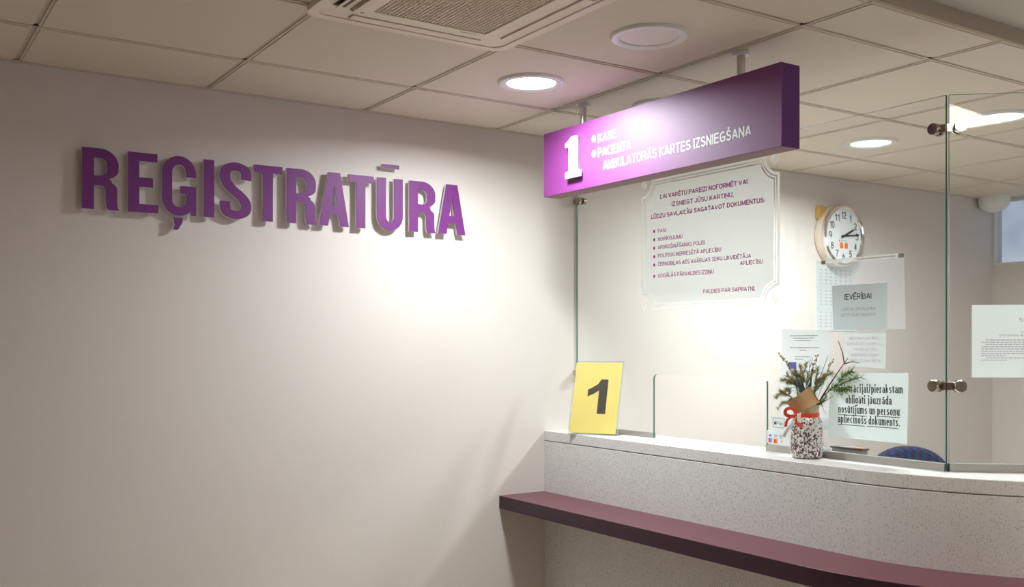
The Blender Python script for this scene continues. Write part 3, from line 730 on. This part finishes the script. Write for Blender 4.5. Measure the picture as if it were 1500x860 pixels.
# ================================================================ PAPERS ON THE GLASS
def sheet_on_glass(name, label, cat, corners, m='paper', x=GX-.0006, th=.0003):
    ys_ = [c[0] for c in corners]; zs_ = [c[1] for c in corners]
    t = thing(name, label, cat, (x, -sum(ys_)/4, sum(zs_)/4))
    obj('sheet', MB().prism(corners, (x, 0, 0), U1, Z, NM, 0, th), m, t)
    return t
def dashes(par, O, U, V, N, u0, u1, v, h, m='ink_g', gap=.25, lo=.006, hi=.022, seed=0, name='print_line', short=None):
    r = random.Random(seed); mb = MB(); u = u0; e = u1 if short is None else u0+(u1-u0)*short
    while u < e:
        w = min(r.uniform(lo, hi), e-u)
        if w > .002: mb.prism([(u, v), (u+w, v), (u+w, v+h), (u, v+h)], O, U, V, N, .0005, .0006)
        u += w+lo*.55
    return obj(name, mb, m, par)
OG = (GX-.0006, 0, 0)
n1 = sheet_on_glass('paper_notice', 'white sheet with large bold serif Latvian text beside the vase, lowest on the glass', 'notice', [(1.3480, 1.2494), (1.6372, 1.2475), (1.6418, 1.4600), (1.3614, 1.4530)])
def ser(s, a, b, z, cap, dz=0, m='ink', par=n1, off=.018): text(s, par, m, OG, U1, Z, NM, a, b, z, cap, off, .0006, drop=dz, serif=True)
ser('Reģistrācijai/pierakstam', 1.370, 1.6225, 1.392, .0245, .006)
ser('obligāti jāuzrāda', 1.4167, 1.5845, 1.3585, .0245, .004)
ser('nosūtījums un personu', 1.3875, 1.6134, 1.3275, .0245, .003)
ser('apliecinošs dokuments.', 1.3875, 1.6128, 1.2965, .0245, .002)
for a, b, z in ((1.3875, 1.495, 1.3205), (1.533, 1.6134, 1.3235), (1.3875, 1.488, 1.2895), (1.496, 1.608, 1.2905)):
    obj('underline', MB().prism([(a, z), (b, z+.0005), (b, z+.0025), (a, z+.002)], OG, U1, Z, NM, .0005, .0007), 'ink', n1)

n2 = thing('plastic_sleeve', 'clear plastic sleeve with grey notice inside, taped on the glass over the wall clock', 'notice', (GX-.0006, -1.46, 1.70))
obj('sleeve', MB().prism([(1.3035, 1.593), (1.6316, 1.590), (1.6269, 1.806), (1.300, 1.806)], OG, U1, Z, NM, 0, .0003), 'sleeve', n2)
obj('binding_strip', MB().prism([(1.300, 1.806), (1.6269, 1.806), (1.6269, 1.819), (1.300, 1.818)], OG, U1, Z, NM, 0, .0005), 'strip', n2)
obj('tape', MB().prism([(1.322, 1.804), (1.338, 1.804), (1.338, 1.816), (1.322, 1.816)], OG, U1, Z, NM, .0005, .0009), 'tape', n2)
obj('tape', MB().prism([(1.607, 1.805), (1.6265, 1.805), (1.6265, 1.818), (1.607, 1.818)], OG, U1, Z, NM, .0005, .0009), 'tape', n2)
dashes(n2, OG, U1, Z, NM, 1.46, 1.60, 1.810, .003, 'ink_g', lo=.004, hi=.009, seed=5)
obj('grey_sheet', MB().prism([(1.3694, 1.592), (1.5697, 1.592), (1.5697, 1.7323), (1.3646, 1.733)], OG, U1, Z, NM, .0003, .0006), 'paper_g', n2)
text('IEVĒRĪBAI', n2, 'ink', OG, U1, Z, NM, 1.4132, 1.5131, 1.686, .0185, .014, .0009)
text('VIZĪTĒ PIE SPECIĀLISTIEM', n2, 'ink_g', OG, U1, Z, NM, 1.4005, 1.5269, 1.6515, .0088, .006, .0009)
text('LIETOT SEJAS MASKAS !!!', n2, 'ink_g', OG, U1, Z, NM, 1.4005, 1.5269, 1.6338, .0088, .006, .0009)

n3 = sheet_on_glass('paper_notice', 'tall white sheet of small print on the glass behind the dried sprigs', 'notice', [(1.1435, 1.273), (1.3420, 1.268), (1.3507, 1.5875), (1.1495, 1.598)], 'thinpaper', GX+.0090)
O3 = (GX+.0084, 0, 0)
for z, a, b, h in ((1.573, 1.185, 1.30, .0028), (1.565, 1.200, 1.285, .0028), (1.557, 1.205, 1.275, .0028), (1.533, 1.185, 1.305, .0030), (1.525, 1.225, 1.255, .0025), (1.503, 1.205, 1.27, .0026), (1.495, 1.205, 1.24, .0026), (1.455, 1.205, 1.29, .0026), (1.40, 1.19, 1.30, .0026), (1.39, 1.19, 1.28, .0026)):
    dashes(n3, O3, U1, Z, NM, a, b, z, h, 'ink_g', lo=.004, hi=.014, seed=int(z*1000))
obj('blue_logo', MB().prism([(1.178, 1.463), (1.212, 1.463), (1.212, 1.486), (1.178, 1.486)], O3, U1, Z, NM, .0005, .0007), 'blue_p', n3)
n4 = sheet_on_glass('paper_notice', 'small pale sheet with five lines of capitals, on the glass below the plastic sleeve', 'notice', [(1.4010, 1.480), (1.5560, 1.470), (1.5580, 1.585), (1.4012, 1.583)], 'thinpaper', GX+.0090)
for i, (s, a, b) in enumerate((('BEZ ĢIM.Ā. vai ĀRS-', 1.425, 1.533), ('SPECIĀLISTA NORĪKOJ.', 1.415, 1.545), ('PROFILAKTISKI', 1.442, 1.525), ('RENTGENOLOĢISKI', 1.430, 1.532), ('IZMEKLĒJUMI  NETIK', 1.425, 1.540))):
    text(s, n4, 'ink_l', O3, U1, Z, NM, a, b, 1.560-.0175*i, .0088, .004, .0007, serif=True)

O5 = P2-N2*.0006
n5 = thing('paper_notice', 'white printed sheet on the angled right glass pane, cut by the photo edge', 'notice', tuple(O5+D2*.14+Vector((0, 0, .37))))
ofs = .061
def gz(z): return z-ZT
obj('sheet', MB().prism([(ofs, gz(1.4499)), (ofs+.297, gz(1.4499)), (ofs+.297, gz(1.6574)), (ofs, gz(1.6574))], O5, D2, Z, -N2, 0, .0003), 'paper', n5)
def t5(s, a, b, z, cap, off=.008, m='ink_g'): text(s, n5, m, O5, D2, Z, -N2, a, b, gz(z), cap, off, .0006, serif=True)
t5('Svarīgi!', ofs+.128, ofs+.182, 1.609, .011, .01)
t5('Informācija', ofs+.134, ofs+.186, 1.5765, .0062)
t5('Ģimenes ārsta konsultācija', ofs+.075, ofs+.235, 1.568, .0062)
for k in range(10):
    a = ofs+.026+(.012 if k in (0, 2, 8) else 0); z = 1.556-.0064*k
    dashes(n5, O5, D2, Z, -N2, a, ofs+.27, gz(z), .0026, 'ink_l', lo=.004, hi=.013, seed=k+40, short=(.28 if k in (7, 9) else 1))

# ---- payment stickers
ps = thing('payment_sticker', 'small white contactless payment sticker on the glass, upper of two beside the vase', 'sticker', (GX, -1.143, 1.26), 0, 'payment stickers by the service opening')
obj('sheet', MB().prism([(1.108, 1.2555), (1.178, 1.254), (1.177, 1.3015), (1.107, 1.3015)], OG, U1, Z, NM, 0, .0003), 'paper_b', ps)
bm = fill2d([rrect(1.117, 1.169, 1.262, 1.296, .004), rrect(1.119, 1.167, 1.264, 1.294, .003)], .0001)
obj('outline', map2d(bm, OG, U1, Z, NM), 'ink_g', ps).location.x -= .0005
obj('fruit_mark', map2d(fill2d([arc(1.1275, 1.2775, .0045, .0055, 0, 345, 15)], .0001), OG, U1, Z, NM), 'ink', ps).location.x -= .0005
obj('fruit_mark', map2d(fill2d([arc(1.1290, 1.2850, .0012, .0022, 0, 330, 8)], .0001), OG, U1, Z, NM), 'ink', ps).location.x -= .0005
text('Pay', ps, 'ink', OG, U1, Z, NM, 1.134, 1.162, 1.2720, .0115, .0, .0006)
ps = thing('payment_sticker', 'white sticker with small card logos on the glass, lower of two beside the vase', 'sticker', (GX, -1.137, 1.20), 0, 'payment stickers by the service opening')
obj('sheet', MB().prism([(1.092, 1.206), (1.190, 1.202), (1.186, 1.246), (1.092, 1.251)], OG, U1, Z, NM, 0, .0003), 'paper_b', ps)
for a, b, z0, z1, m in ((1.098, 1.106, 1.2095, 1.2245, 'red_p'), (1.106, 1.1145, 1.2095, 1.2245, 'lblue_p'), (1.122, 1.1295, 1.2085, 1.2235, 'red_p'), (1.1295, 1.1385, 1.2085, 1.2235, 'orange'), (1.100, 1.1115, 1.230, 1.2345, 'blue_p'), (1.1025, 1.108, 1.2355, 1.2385, 'blue_p'), (1.121, 1.140, 1.2355, 1.2375, 'blue_p'), (1.146, 1.160, 1.2345, 1.2365, 'blue_p'), (1.146, 1.162, 1.2265, 1.2278, 'gold'), (1.121, 1.139, 1.2275, 1.2290, 'gold')):
    obj('colour_block', MB().prism([(a, z0), (b, z0), (b, z1), (a, z1)], OG, U1, Z, NM, .0003, .0006), m, ps)
text('VISA', ps, 'blue_p', OG, U1, Z, NM, 1.123, 1.138, 1.2300, .0045, .01, .0006)
text('VISA', ps, 'blue_p', OG, U1, Z, NM, 1.147, 1.161, 1.2295, .0045, .01, .0006)
obj('wave_mark', MB().prism([(1.152, 1.2155), (1.158, 1.2205), (1.158, 1.2105)], OG, U1, Z, NM, .0003, .0006), 'ink_g', ps)

# ================================================================ YELLOW NUMBER STAND
yb = Vector((2.430, -.195, ZT)); U3 = Vector((.47, -.8827, 0)); back = Vector((.8827, .47, 0))
UP3 = (back*math.sin(math.radians(15))+Vector((0, 0, 1))*math.cos(math.radians(15))).normalized(); N3 = U3.cross(UP3).normalized()
if N3.dot(back) > 0: N3 = -N3
ys_t = thing('number_stand', 'clear acrylic stand holding a yellow sheet with a black number 1, at the counter end', 'sign stand', tuple(yb))
base = yb+Vector((0, 0, .004))
obj('acrylic_front', MB().prism([(0, 0), (.216, 0), (.216, .305), (0, .305)], base, U3, UP3, N3, .0025, .0045, 0, 1), ['acr_clear', 'acr_edge'], ys_t)
obj('acrylic_back', MB().prism([(0, 0), (.216, 0), (.216, .305), (0, .305)], base, U3, UP3, N3, -.0015, .0005, 0, 1), ['acr_clear', 'acr_edge'], ys_t)
obj('acrylic_foot', MB().prism([(0, 0), (.216, 0), (.216, .065), (0, .065)], yb+Vector((0, 0, .0003)), U3, back, Vector((0, 0, 1)), 0, .003, 0, 1), ['acr_clear', 'acr_edge'], ys_t)
obj('yellow_sheet', MB().prism([(.004, .004), (.209, .004), (.209, .299), (.004, .299)], base, U3, UP3, N3, .001, .0015), 'yellow', ys_t)
obj('number_one', MB().prism([(.118, .085), (.155, .085), (.155, .228), (.124, .228), (.111, .208), (.083, .191), (.069, .185), (.069, .156), (.097, .168), (.118, .182)], base, U3, UP3, N3, .0015, .0019), mat('grey_ink', (.085, .065, .05), .5), ys_t)

# ================================================================ VASE
VC = Vector((2.558, -1.309, ZT)); RT = Vector((.8346, -.5509, 0)); FW = Vector((.5509, .8346, 0)); UPV = Vector((0, 0, 1))
EYE = Vector((0, -3.46, 1.54)); Z0 = (VC-EYE).dot(FW)
def q(px, py, d=0.0):
    """point beside the jar, kept on the lobby side of the glass"""
    ray = FW+RT*((px-750)/1455.2)+UPV*((506.97-py)/1455.2)
    k = min(Z0+d, 2.603/ray.x)
    return EYE+ray*k
jar = thing('jar_vase', 'white crackle-painted glass jar with red ribbon, standing on the counter', 'vase', tuple(VC))
obj('jar_body', MB().lathe([(0, .001), (.040, .001), (.046, .004), (.0495, .012), (.0500, .03), (.0500, .10), (.0485, .118), (.043, .130), (.0375, .136), (.034, .134), (.034, .01), (0, .008)], VC, n=40, cap=False), 'jar', jar)
obj('jar_neck', MB().lathe([(.0375, .134), (.0385, .150), (.0395, .168), (.0370, .172), (.034, .170), (.034, .134)], VC, n=36, cap=False), 'jarneck', jar)
rb = obj('ribbon', MB().lathe([(.0388, .128), (.0405, .128), (.0405, .146), (.0388, .146)], VC, n=36, cap=False), 'ribbon', jar)
def ribbon_path(pts, w, m, nm, par, twist=0):
    rows = []; sm = []
    for i in range(len(pts)-1):                         # smooth the path
        p0, p1, p2, p3 = pts[max(i-1, 0)], pts[i], pts[i+1], pts[min(i+2, len(pts)-1)]
        for k in range(4):
            u = k/4; sm.append(tuple(.5*(2*p1[a]+(p2[a]-p0[a])*u+(2*p0[a]-5*p1[a]+4*p2[a]-p3[a])*u*u+(3*p1[a]-p0[a]-3*p2[a]+p3[a])*u**3) for a in range(3)))
    pts = sm+[pts[-1]]
    for i, (a, b, d) in enumerate(pts):
        c = q(a, b, d); p0 = q(*pts[max(i-1, 0)]); p1 = q(*pts[min(i+1, len(pts)-1)]); tg = (p1-p0).normalized()
        s = tg.cross(FW).normalized()*(w/2)+FW*(w*.18)*math.sin(i*.25+twist)
        rows.append([c-s, c+s])
    obj(nm, MB().sheet(rows, .0006), m, par)
ribbon_path([(1171, 609, -.045), (1165, 601, -.052), (1157, 598, -.056), (1151, 601, -.058), (1151, 607, -.056), (1158, 610, -.052), (1171, 609, -.046)], .011, 'ribbon', 'bow_loop', rb)
ribbon_path([(1171, 609, -.046), (1160, 611, -.055), (1153, 616, -.056), (1151, 625, -.054)], .008, 'ribbon', 'ribbon_tail', rb, 1)
ribbon_path([(1170, 608, -.046), (1168, 616, -.056), (1170, 623, -.057), (1176, 624, -.053)], .011, 'ribbon', 'ribbon_tail', rb, 2)
ribbon_path([(1171, 604, -.046), (1170, 612, -.054), (1172, 620, -.056)], .013, 'wribbon', 'ribbon_tail', rb)
ribbon_path([(1168, 610, -.048), (1160, 622, -.056), (1152, 632, -.054), (1148, 640, -.050)], .010, 'wribbon', 'ribbon_tail', rb, 1.5)
# burlap collar: a tilted strip bowed round the neck
rows = []
A_, B_, C_, D_ = (1153, 590), (1187, 566), (1201, 589), (1165, 608)
for i in range(7):
    s = i/6; row = []
    for k in range(13):
        t_ = k/12
        top = (A_[0]+(B_[0]-A_[0])*t_, A_[1]+(B_[1]-A_[1])*t_); bot = (D_[0]+(C_[0]-D_[0])*t_, D_[1]+(C_[1]-D_[1])*t_)
        x = top[0]+(bot[0]-top[0])*s; y = top[1]+(bot[1]-top[1])*s
        row.append(q(x, y, -.050-.012*math.sin(PI*t_)+.03*(abs(t_-.5)*2)**2+random.uniform(-.0006, .0006)))
    rows.append(row)
obj('burlap_wrap', MB().sheet(rows, .0018), 'burlap', jar)
rows = [[q(1187+(1199-1187)*t_+1.5*s*3, 567+(586-567)*t_+s*10, -.03+.045*s) for t_ in (0, .33, .66, 1)] for s in (0, .5, 1)]
obj('burlap_wrap', MB().sheet(rows, .0018), 'burlap', jar)

def sprig(name, label, path, r0, m_stem, needles=0, nl=.02, m_needle='needle', spread=1.0, start=.25, group='sprigs in the jar', branches=(), seed=1, cat='sprig', bw=.0007, tip_blobs=0, droop=0):
    rd = random.Random(seed)
    t = thing(name, label, cat, tuple(q(*path[0])), 0, group)
    st = MB(); P = [q(*p) for p in path]
    st.tube(P, [r0*(1-.65*i/(len(P)-1)) for i in range(len(P))], 6)
    allp = [P]
    for br in branches:
        B = [q(*p) for p in br]; st.tube(B, [r0*.6*(1-.6*i/(len(B)-1)) for i in range(len(B))], 5); allp.append(B)
    obj('stem', st, m_stem, t)
    if needles:
        nb = MB()
        for PP in allp:
            L = len(PP)-1; cnt = int(needles/len(allp))
            for k in range(cnt):
                f = (start if PP is P else .1)+(1-(start if PP is P else .1))*rd.random(); i = min(int(f*L), L-1); u = f*L-i
                c = PP[i].lerp(PP[i+1], u); d = (PP[i+1]-PP[i]).normalized()
                v = Vector((rd.gauss(0, 1), rd.gauss(0, 1), rd.gauss(0, 1))); v = (v-d*v.dot(d)).normalized()
                dir_ = (d*rd.uniform(.5, 1.3)+v*spread*rd.uniform(.5, 1.1)).normalized(); e = c+dir_*nl*rd.uniform(.6, 1.25)+Vector((0, 0, -droop*rd.random()))
                e.x = min(e.x, 2.611)
                s = dir_.cross(Vector((rd.gauss(0, 1), rd.gauss(0, 1), rd.gauss(0, 1)))).normalized()*bw
                n_ = dir_.cross(s).normalized()*bw
                a, b, cc, ee = [nb.bm.verts.new(x) for x in (c+s, c-s, c+n_, e)]
                nb.bm.faces.new((a, b, ee)); nb.bm.faces.new((b, cc, ee)); nb.bm.faces.new((cc, a, ee))
        tagp(obj('needles', nb, m_needle, t), kind='stuff')
    if tip_blobs:
        bb = MB()
        for k in range(tip_blobs):
            f = .45+.55*k/tip_blobs; L = len(P)-1; i = min(int(f*L), L-1); c = P[i].lerp(P[i+1], f*L-i)+Vector([rd.uniform(-.004, .004) for _ in range(3)])
            rr = rd.uniform(.0015, .0030); bb.lathe([(0, -rr*1.6), (rr, -rr*.5), (rr*.8, rr*.7), (0, rr*1.8)], c, (rd.uniform(-.5, .5), rd.uniform(-.5, .5), 1), n=6, cap=False)
        tagp(obj('flower_heads', bb, 'dry', t), kind='stuff')
    return t
sprig('red_twig', 'tall forked dark red twig leaning right out of the jar', [(1194, 600, 0), (1204, 582, 0), (1213, 567, -.01), (1229, 543, -.01), (1242, 525, -.012)], .0036, 'redbark',
      branches=[[(1237, 533, -.012), (1234, 516, -.016), (1231, 508, -.015), (1228, 499, -.02)], [(1237, 533, -.012), (1248, 530, -.02), (1259, 532, -.025)]], cat='twig', seed=3)
sprig('pine_branch', 'green pine branch with long needles spreading to the right of the jar', [(1193, 598, .0), (1204, 582, .0), (1220, 568, -.01), (1240, 559, -.012), (1262, 553, -.012)], .0022, 'bark', 620, .030, 'needle', 1.1, .35,
      branches=[[(1220, 568, -.01), (1230, 572, -.02), (1244, 570, -.02)], [(1226, 565, -.01), (1236, 550, -.0), (1248, 545, .0)]], seed=4, cat='branch')
sprig('pine_branch', 'dark green pine sprig standing upright in the middle of the jar', [(1188, 598, 0), (1192, 575, .0), (1196, 555, .005), (1198, 538, .008)], .0020, 'bark', 300, .022, 'needle', .9, .2, branches=[[(1192, 575, 0), (1203, 562, .0), (1208, 552, .0)]], seed=5, cat='branch')
sprig('pine_branch', 'dark green short pine sprig low at the right of the jar mouth', [(1190, 598, 0), (1202, 590, -.01), (1210, 582, -.01)], .0020, 'bark', 160, .020, 'needle', .9, .2, seed=15, cat='branch')
pts = [('olive sprig reaching up past the blue logo, left side of the jar', (1152, 548), 'needle2', 230, .018), ('olive sprig spreading low to the left of the jar', (1143, 573), 'needle2', 260, .018), ('olive sprig leaning left above the burlap', (1160, 552), 'needle2', 220, .017), ('light olive sprig upright behind the burlap', (1172, 534), 'needle2', 230, .015), ('olive sprig in the centre of the bunch', (1183, 545), 'needle2', 220, .016), ('yellow-green sprig leaning right beside the red twig', (1211, 548), 'needle2', 230, .018), ('olive sprig on the outer left, drooping', (1146, 590), 'needle2', 140, .016)]
for k, (lb, (tx, ty), m, nn, nl) in enumerate(pts):
    mx_, my = (1180*.4+tx*.6+random.uniform(-3, 3)), 598*.4+ty*.6-3
    sprig('olive_sprig', lb, [(1180+(tx-1180)*.2, 600, .01), (mx_, my, -.005+.012*random.uniform(-1, 1)), (tx, ty, random.uniform(-.02, .015))], .0014, 'bark', nn*2, nl, m, 1.0, .25,
          branches=[[(mx_, my, 0), ((mx_+tx)/2+7, (my+ty)/2-6, .0), (tx+9, ty-2, .0)], [(mx_, my, 0), ((mx_+tx)/2-6, (my+ty)/2, .0), (tx-7, ty+9, -.01)]], seed=20+k, group='olive sprigs in the jar')
dry = [('long dried flower stalk curving far left over the glass notice', [(1176, 598, 0), (1168, 570, 0), (1160, 545, -.01), (1152, 531, -.012), (1141, 518, -.015)], 26), ('dried flower stalk with beige tip, top of the bunch', [(1184, 598, 0), (1186, 565, 0), (1190, 540, 0), (1197, 520, .0)], 22), ('dried flower stalk with beige tip to the right', [(1192, 598, 0), (1203, 570, 0), (1212, 545, 0), (1220, 527, .0)], 18), ('short dried flower stalk left of the centre', [(1176, 598, 0), (1176, 560, 0), (1174, 535, 0)], 16)]
for k, (lb, p, nb_) in enumerate(dry): sprig('dried_flower', lb, p, .0010, 'dry', 60, .007, 'dry', .8, .4, seed=50+k, tip_blobs=nb_, group='dried flower stalks in the jar', cat='dried flower')
tw = [('thin dark twig with a forked tip above the bunch', [(1182, 598, 0), (1184, 560, 0), (1187, 525, 0)], [[(1187, 538, 0), (1191, 524, 0)]]), ('thin bare twig leaning right above the bunch', [(1188, 598, 0), (1198, 560, .005), (1206, 540, .01), (1213, 521, .012)], []), ('thin bare twig leaning left above the burlap', [(1178, 598, 0), (1172, 570, 0), (1160, 555, -.01), (1151, 545, -.01)], []), ('dark twig low on the right under the pine needles', [(1190, 600, 0), (1205, 589, -.015), (1216, 583, -.02), (1221, 580, -.02)], [[(1203, 590, -.015), (1206, 600, -.02), (1210, 606, -.02)]])]
for k, (lb, p, b) in enumerate(tw): sprig('thin_twig', lb, p, .0017, 'bark', branches=b, seed=70+k, group='thin dark twigs in the jar', cat='twig')
for k, (tx, ty, lb) in enumerate(((1174, 556, 'dark teal leaf blade left of the centre of the bunch'), (1189, 552, 'dark teal leaf blade right of the centre of the bunch'), (1166, 549, 'dark teal leaf blade leaning left in the bunch'))):
    t = thing('leaf_blade', lb, 'leaf', tuple(q(1180, 598)), 0, 'dark leaf blades in the jar')
    rows = []
    for i in range(6):
        s = i/5; c = q(1181+(tx-1181)*s, 592+(ty-592)*s, -.012-.006*s); w = .0065*math.sin(PI*(.15+.82*s)); rows.append([c-RT*w, c+RT*w])
    obj('blade', MB().sheet(rows, .0006), 'teal', t)

# ================================================================ THINGS BEHIND THE GLASS
t = thing('card_reader', 'dark card reader behind the glass, just right of the jar', 'card reader', (2.682, -1.283, ZT))
obj('body', MB().prism([(0, 0), (.062, 0), (.058, .012), (.030, .022), (.006, .052), (0, .052)], (2.668, -1.248, ZT), U1, Z, X, 0, .028), 'black', t, bevel=.002)
obj('status_light', MB().prism([(.012, .018), (.030, .018), (.030, .021), (.012, .021)], (2.668, -1.248, ZT), U1, Z, X, -.001, 0), 'green_led', t)
t = thing('desk_tray', 'low grey tray with a white and an orange label behind the glass', 'tray', (2.685, -1.38, ZT))
obj('tray', MB().box(2.671, 2.699, -1.318, -1.436, ZT, ZT+.028), mat('grey_tray', (.33, .32, .30), .5), t, bevel=.002)
obj('rim', MB().box(2.669, 2.701, -1.312, -1.440, ZT+.028, ZT+.033), mat('tray_rim', (.10, .09, .09), .5), t)
obj('label', MB().box(2.6695, 2.700, -1.352, -1.398, ZT+.033, ZT+.0345), 'paper', t)['label'] = 'white paper label'
obj('label', MB().box(2.6695, 2.700, -1.404, -1.430, ZT+.033, ZT+.0345), 'orange', t)['label'] = 'orange label'

# office chair seen over the counter
CC = Vector((4.26, -.50, 0)); och = thing('office_chair', 'office chair with blue zigzag fabric, its rounded back showing above the counter', 'chair', tuple(CC), 0)
RA = RT; FA = FW
def cp(a, b, z): return CC+RA*a+FA*b+Vector((0, 0, z))
bk = []
for k in range(25):
    s = PI*k/24; bk.append((-.205*math.cos(s)*(1 if True else 1), .86+.195*math.sin(s)**.8))
bk = [(-.19, .58)] + bk + [(.19, .58)]
obj('backrest', MB().prism(bk, CC, RA, Z, FA, -.03, .03), 'fabric', och, bevel=.022, seg=4)
obj('back_shell', MB().prism([(x*.97, .585+(y-.58)*.985) for x, y in bk], CC, RA, Z, FA, .028, .045), 'black', och, bevel=.01)
sm = MB().prism(rrect(-.23, .23, -.46, -.02, .08), CC+Vector((0, 0, .44)), RA, FA, Z, 0, .07)
obj('seat', sm, 'fabric', och, bevel=.025, seg=3)
obj('back_bar', MB().prism([(-.025, .41), (.025, .41), (.025, .75), (-.025, .75)], CC, RA, Z, FA, .045, .06), 'black', och)
seat_c = CC-FA*.22
obj('gas_post', MB().lathe([(.03, .12), (.03, .25), (.02, .25), (.02, .44)], seat_c, n=16), 'black', och)
for k in range(5):
    a = 2*PI*k/5; d = Vector((math.cos(a), math.sin(a), 0))
    lg = obj('leg', MB().tube([seat_c+Vector((0, 0, .13)), seat_c+d*.29+Vector((0, 0, .075))], [.025, .016], 8), 'black', och)
    c = seat_c+d*.29; s = d.cross(Z)
    obj('castor', MB().lathe([(0, -.02), (.028, -.018), (.028, .018), (0, .02)], c+Vector((0, 0, .0285)), s, n=16, cap=False), 'black', lg)

# wall clock
KC = Vector((4.335, 0, 2.119)); ck = thing('wall_clock', 'round chrome-rimmed wall clock behind the glass, hands near quarter past two', 'clock', tuple(KC))
AY = (0, -1, 0)
obj('casing', MB().lathe([(.158, .001), (.163, .006), (.163, .045), (.157, .058), (.0, .058)], KC, AY, n=64, cap=False), 'beige_cl', ck)
obj('rim', MB().lathe([(.163, .047), (.1645, .058), (.161, .068), (.152, .072), (.143, .068), (.140, .060)], KC, AY, n=64, cap=False), 'chrome', ck)
obj('face', MB().lathe([(.1415, .059), (.1415, .0605), (0, .0605)], KC, AY, n=64, cap=False), 'clface', ck)
OK_ = KC+Vector((0, -.0605, 0))
for h in range(1, 13):
    a = math.radians(90-30*h); cx, cy = .108*math.cos(a), .108*math.sin(a); w = .023 if h < 10 else .037; w = .012 if h == 1 else w
    text(str(h), ck, 'ink', OK_, X, Z, AY, cx-w/2, cx+w/2, cy-.018, .037, .02, .0006, name='numeral')
tk = MB()
for k in range(60):
    a = 2*PI*k/60; l = .006 if k % 5 == 0 else .003
    T_ = Matrix.Translation(OK_) @ Matrix.Rotation(-a, 4, 'Y') @ Matrix.Translation((0, -.0006, .134))
    tk.box(-.0006, .0006, -.0003, .0003, -l/2, l/2, T=T_)
tagp(obj('minute_marks', tk, 'ink_g', ck), kind='stuff')
def hand(ang, L, w, d, nm):
    T_ = Matrix.Translation(OK_) @ Matrix.Rotation(math.radians(ang), 4, 'Y')
    obj(nm, MB().box(-w, w, -d-.001, -d, -.024, L, T=T_), 'ink', ck)
hand(65, .082, .0052, .003, 'hour_hand'); hand(85, .118, .0040, .005, 'minute_hand')
obj('hand_pin', MB().lathe([(.005, 0), (.005, .008), (0, .008)], OK_, AY, n=14, cap=False), 'ink', ck)
for cx in (-.019, .019):
    obj('orange_mark', map2d(fill2d([[(cx-.013, -.066), (cx-.013, -.046)]+arc(cx, -.046, .013, .012, 180, 0, 8)+[(cx+.013, -.066)]], .0002), OK_+Vector((0, -.0006, 0)), X, Z, AY), 'orange', ck)
obj('orange_mark', map2d(fill2d([arc(-.035, -.026, .006, .006, 0, 340, 12)], .0002), OK_+Vector((0, -.0006, 0)), X, Z, AY), 'orange', ck)
dashes(ck, OK_, X, Z, AY, -.024, .03, -.029, .006, 'ink_l', lo=.004, hi=.008, seed=3)
obj('gold_tag', MB().prism([(-.155, .085), (-.125, .105), (-.095, .150), (-.150, .155)], KC, X, Z, AY, .004, .03), 'gold', ck)

# calendar sheet on the wall under the clock
cd = thing('wall_calendar', 'white three-part calendar hanging on the wall under the clock, behind the plastic sleeve', 'calendar', (4.35, 0, 1.8))
obj('sheet', MB().box(4.185, 4.515, -.001, -.003, 1.62, 1.985), 'paper', cd)
for z in (1.73, 1.845, 1.955):
    mb = MB()
    for r in range(5):
        for c in range(7): mb.box(4.215+c*.04, 4.233+c*.04, -.003, -.0034, z-.018-r*.018, z-.010-r*.018)
    tagp(obj('date_grid', mb, 'ink_l', cd), kind='stuff')
for z in (1.735, 1.85): obj('fold', MB().box(4.186, 4.514, -.003, -.0045, z, z+.003), 'paper_g', cd)

# motion sensor in the far corner
t = thing('motion_sensor', 'small white rounded sensor in the far ceiling corner by the high window', 'sensor', (5.62, -.10, CZ))
obj('housing', MB().lathe([(.088, 0), (.088, -.030), (.082, -.052), (.060, -.075), (.028, -.090), (0, -.093)], (5.68, -.09, CZ), n=28), 'white', t)
obj('mount', MB().lathe([(.04, 0), (.04, -.01)], (5.68, -.09, CZ+.002), n=16), 'white', t)
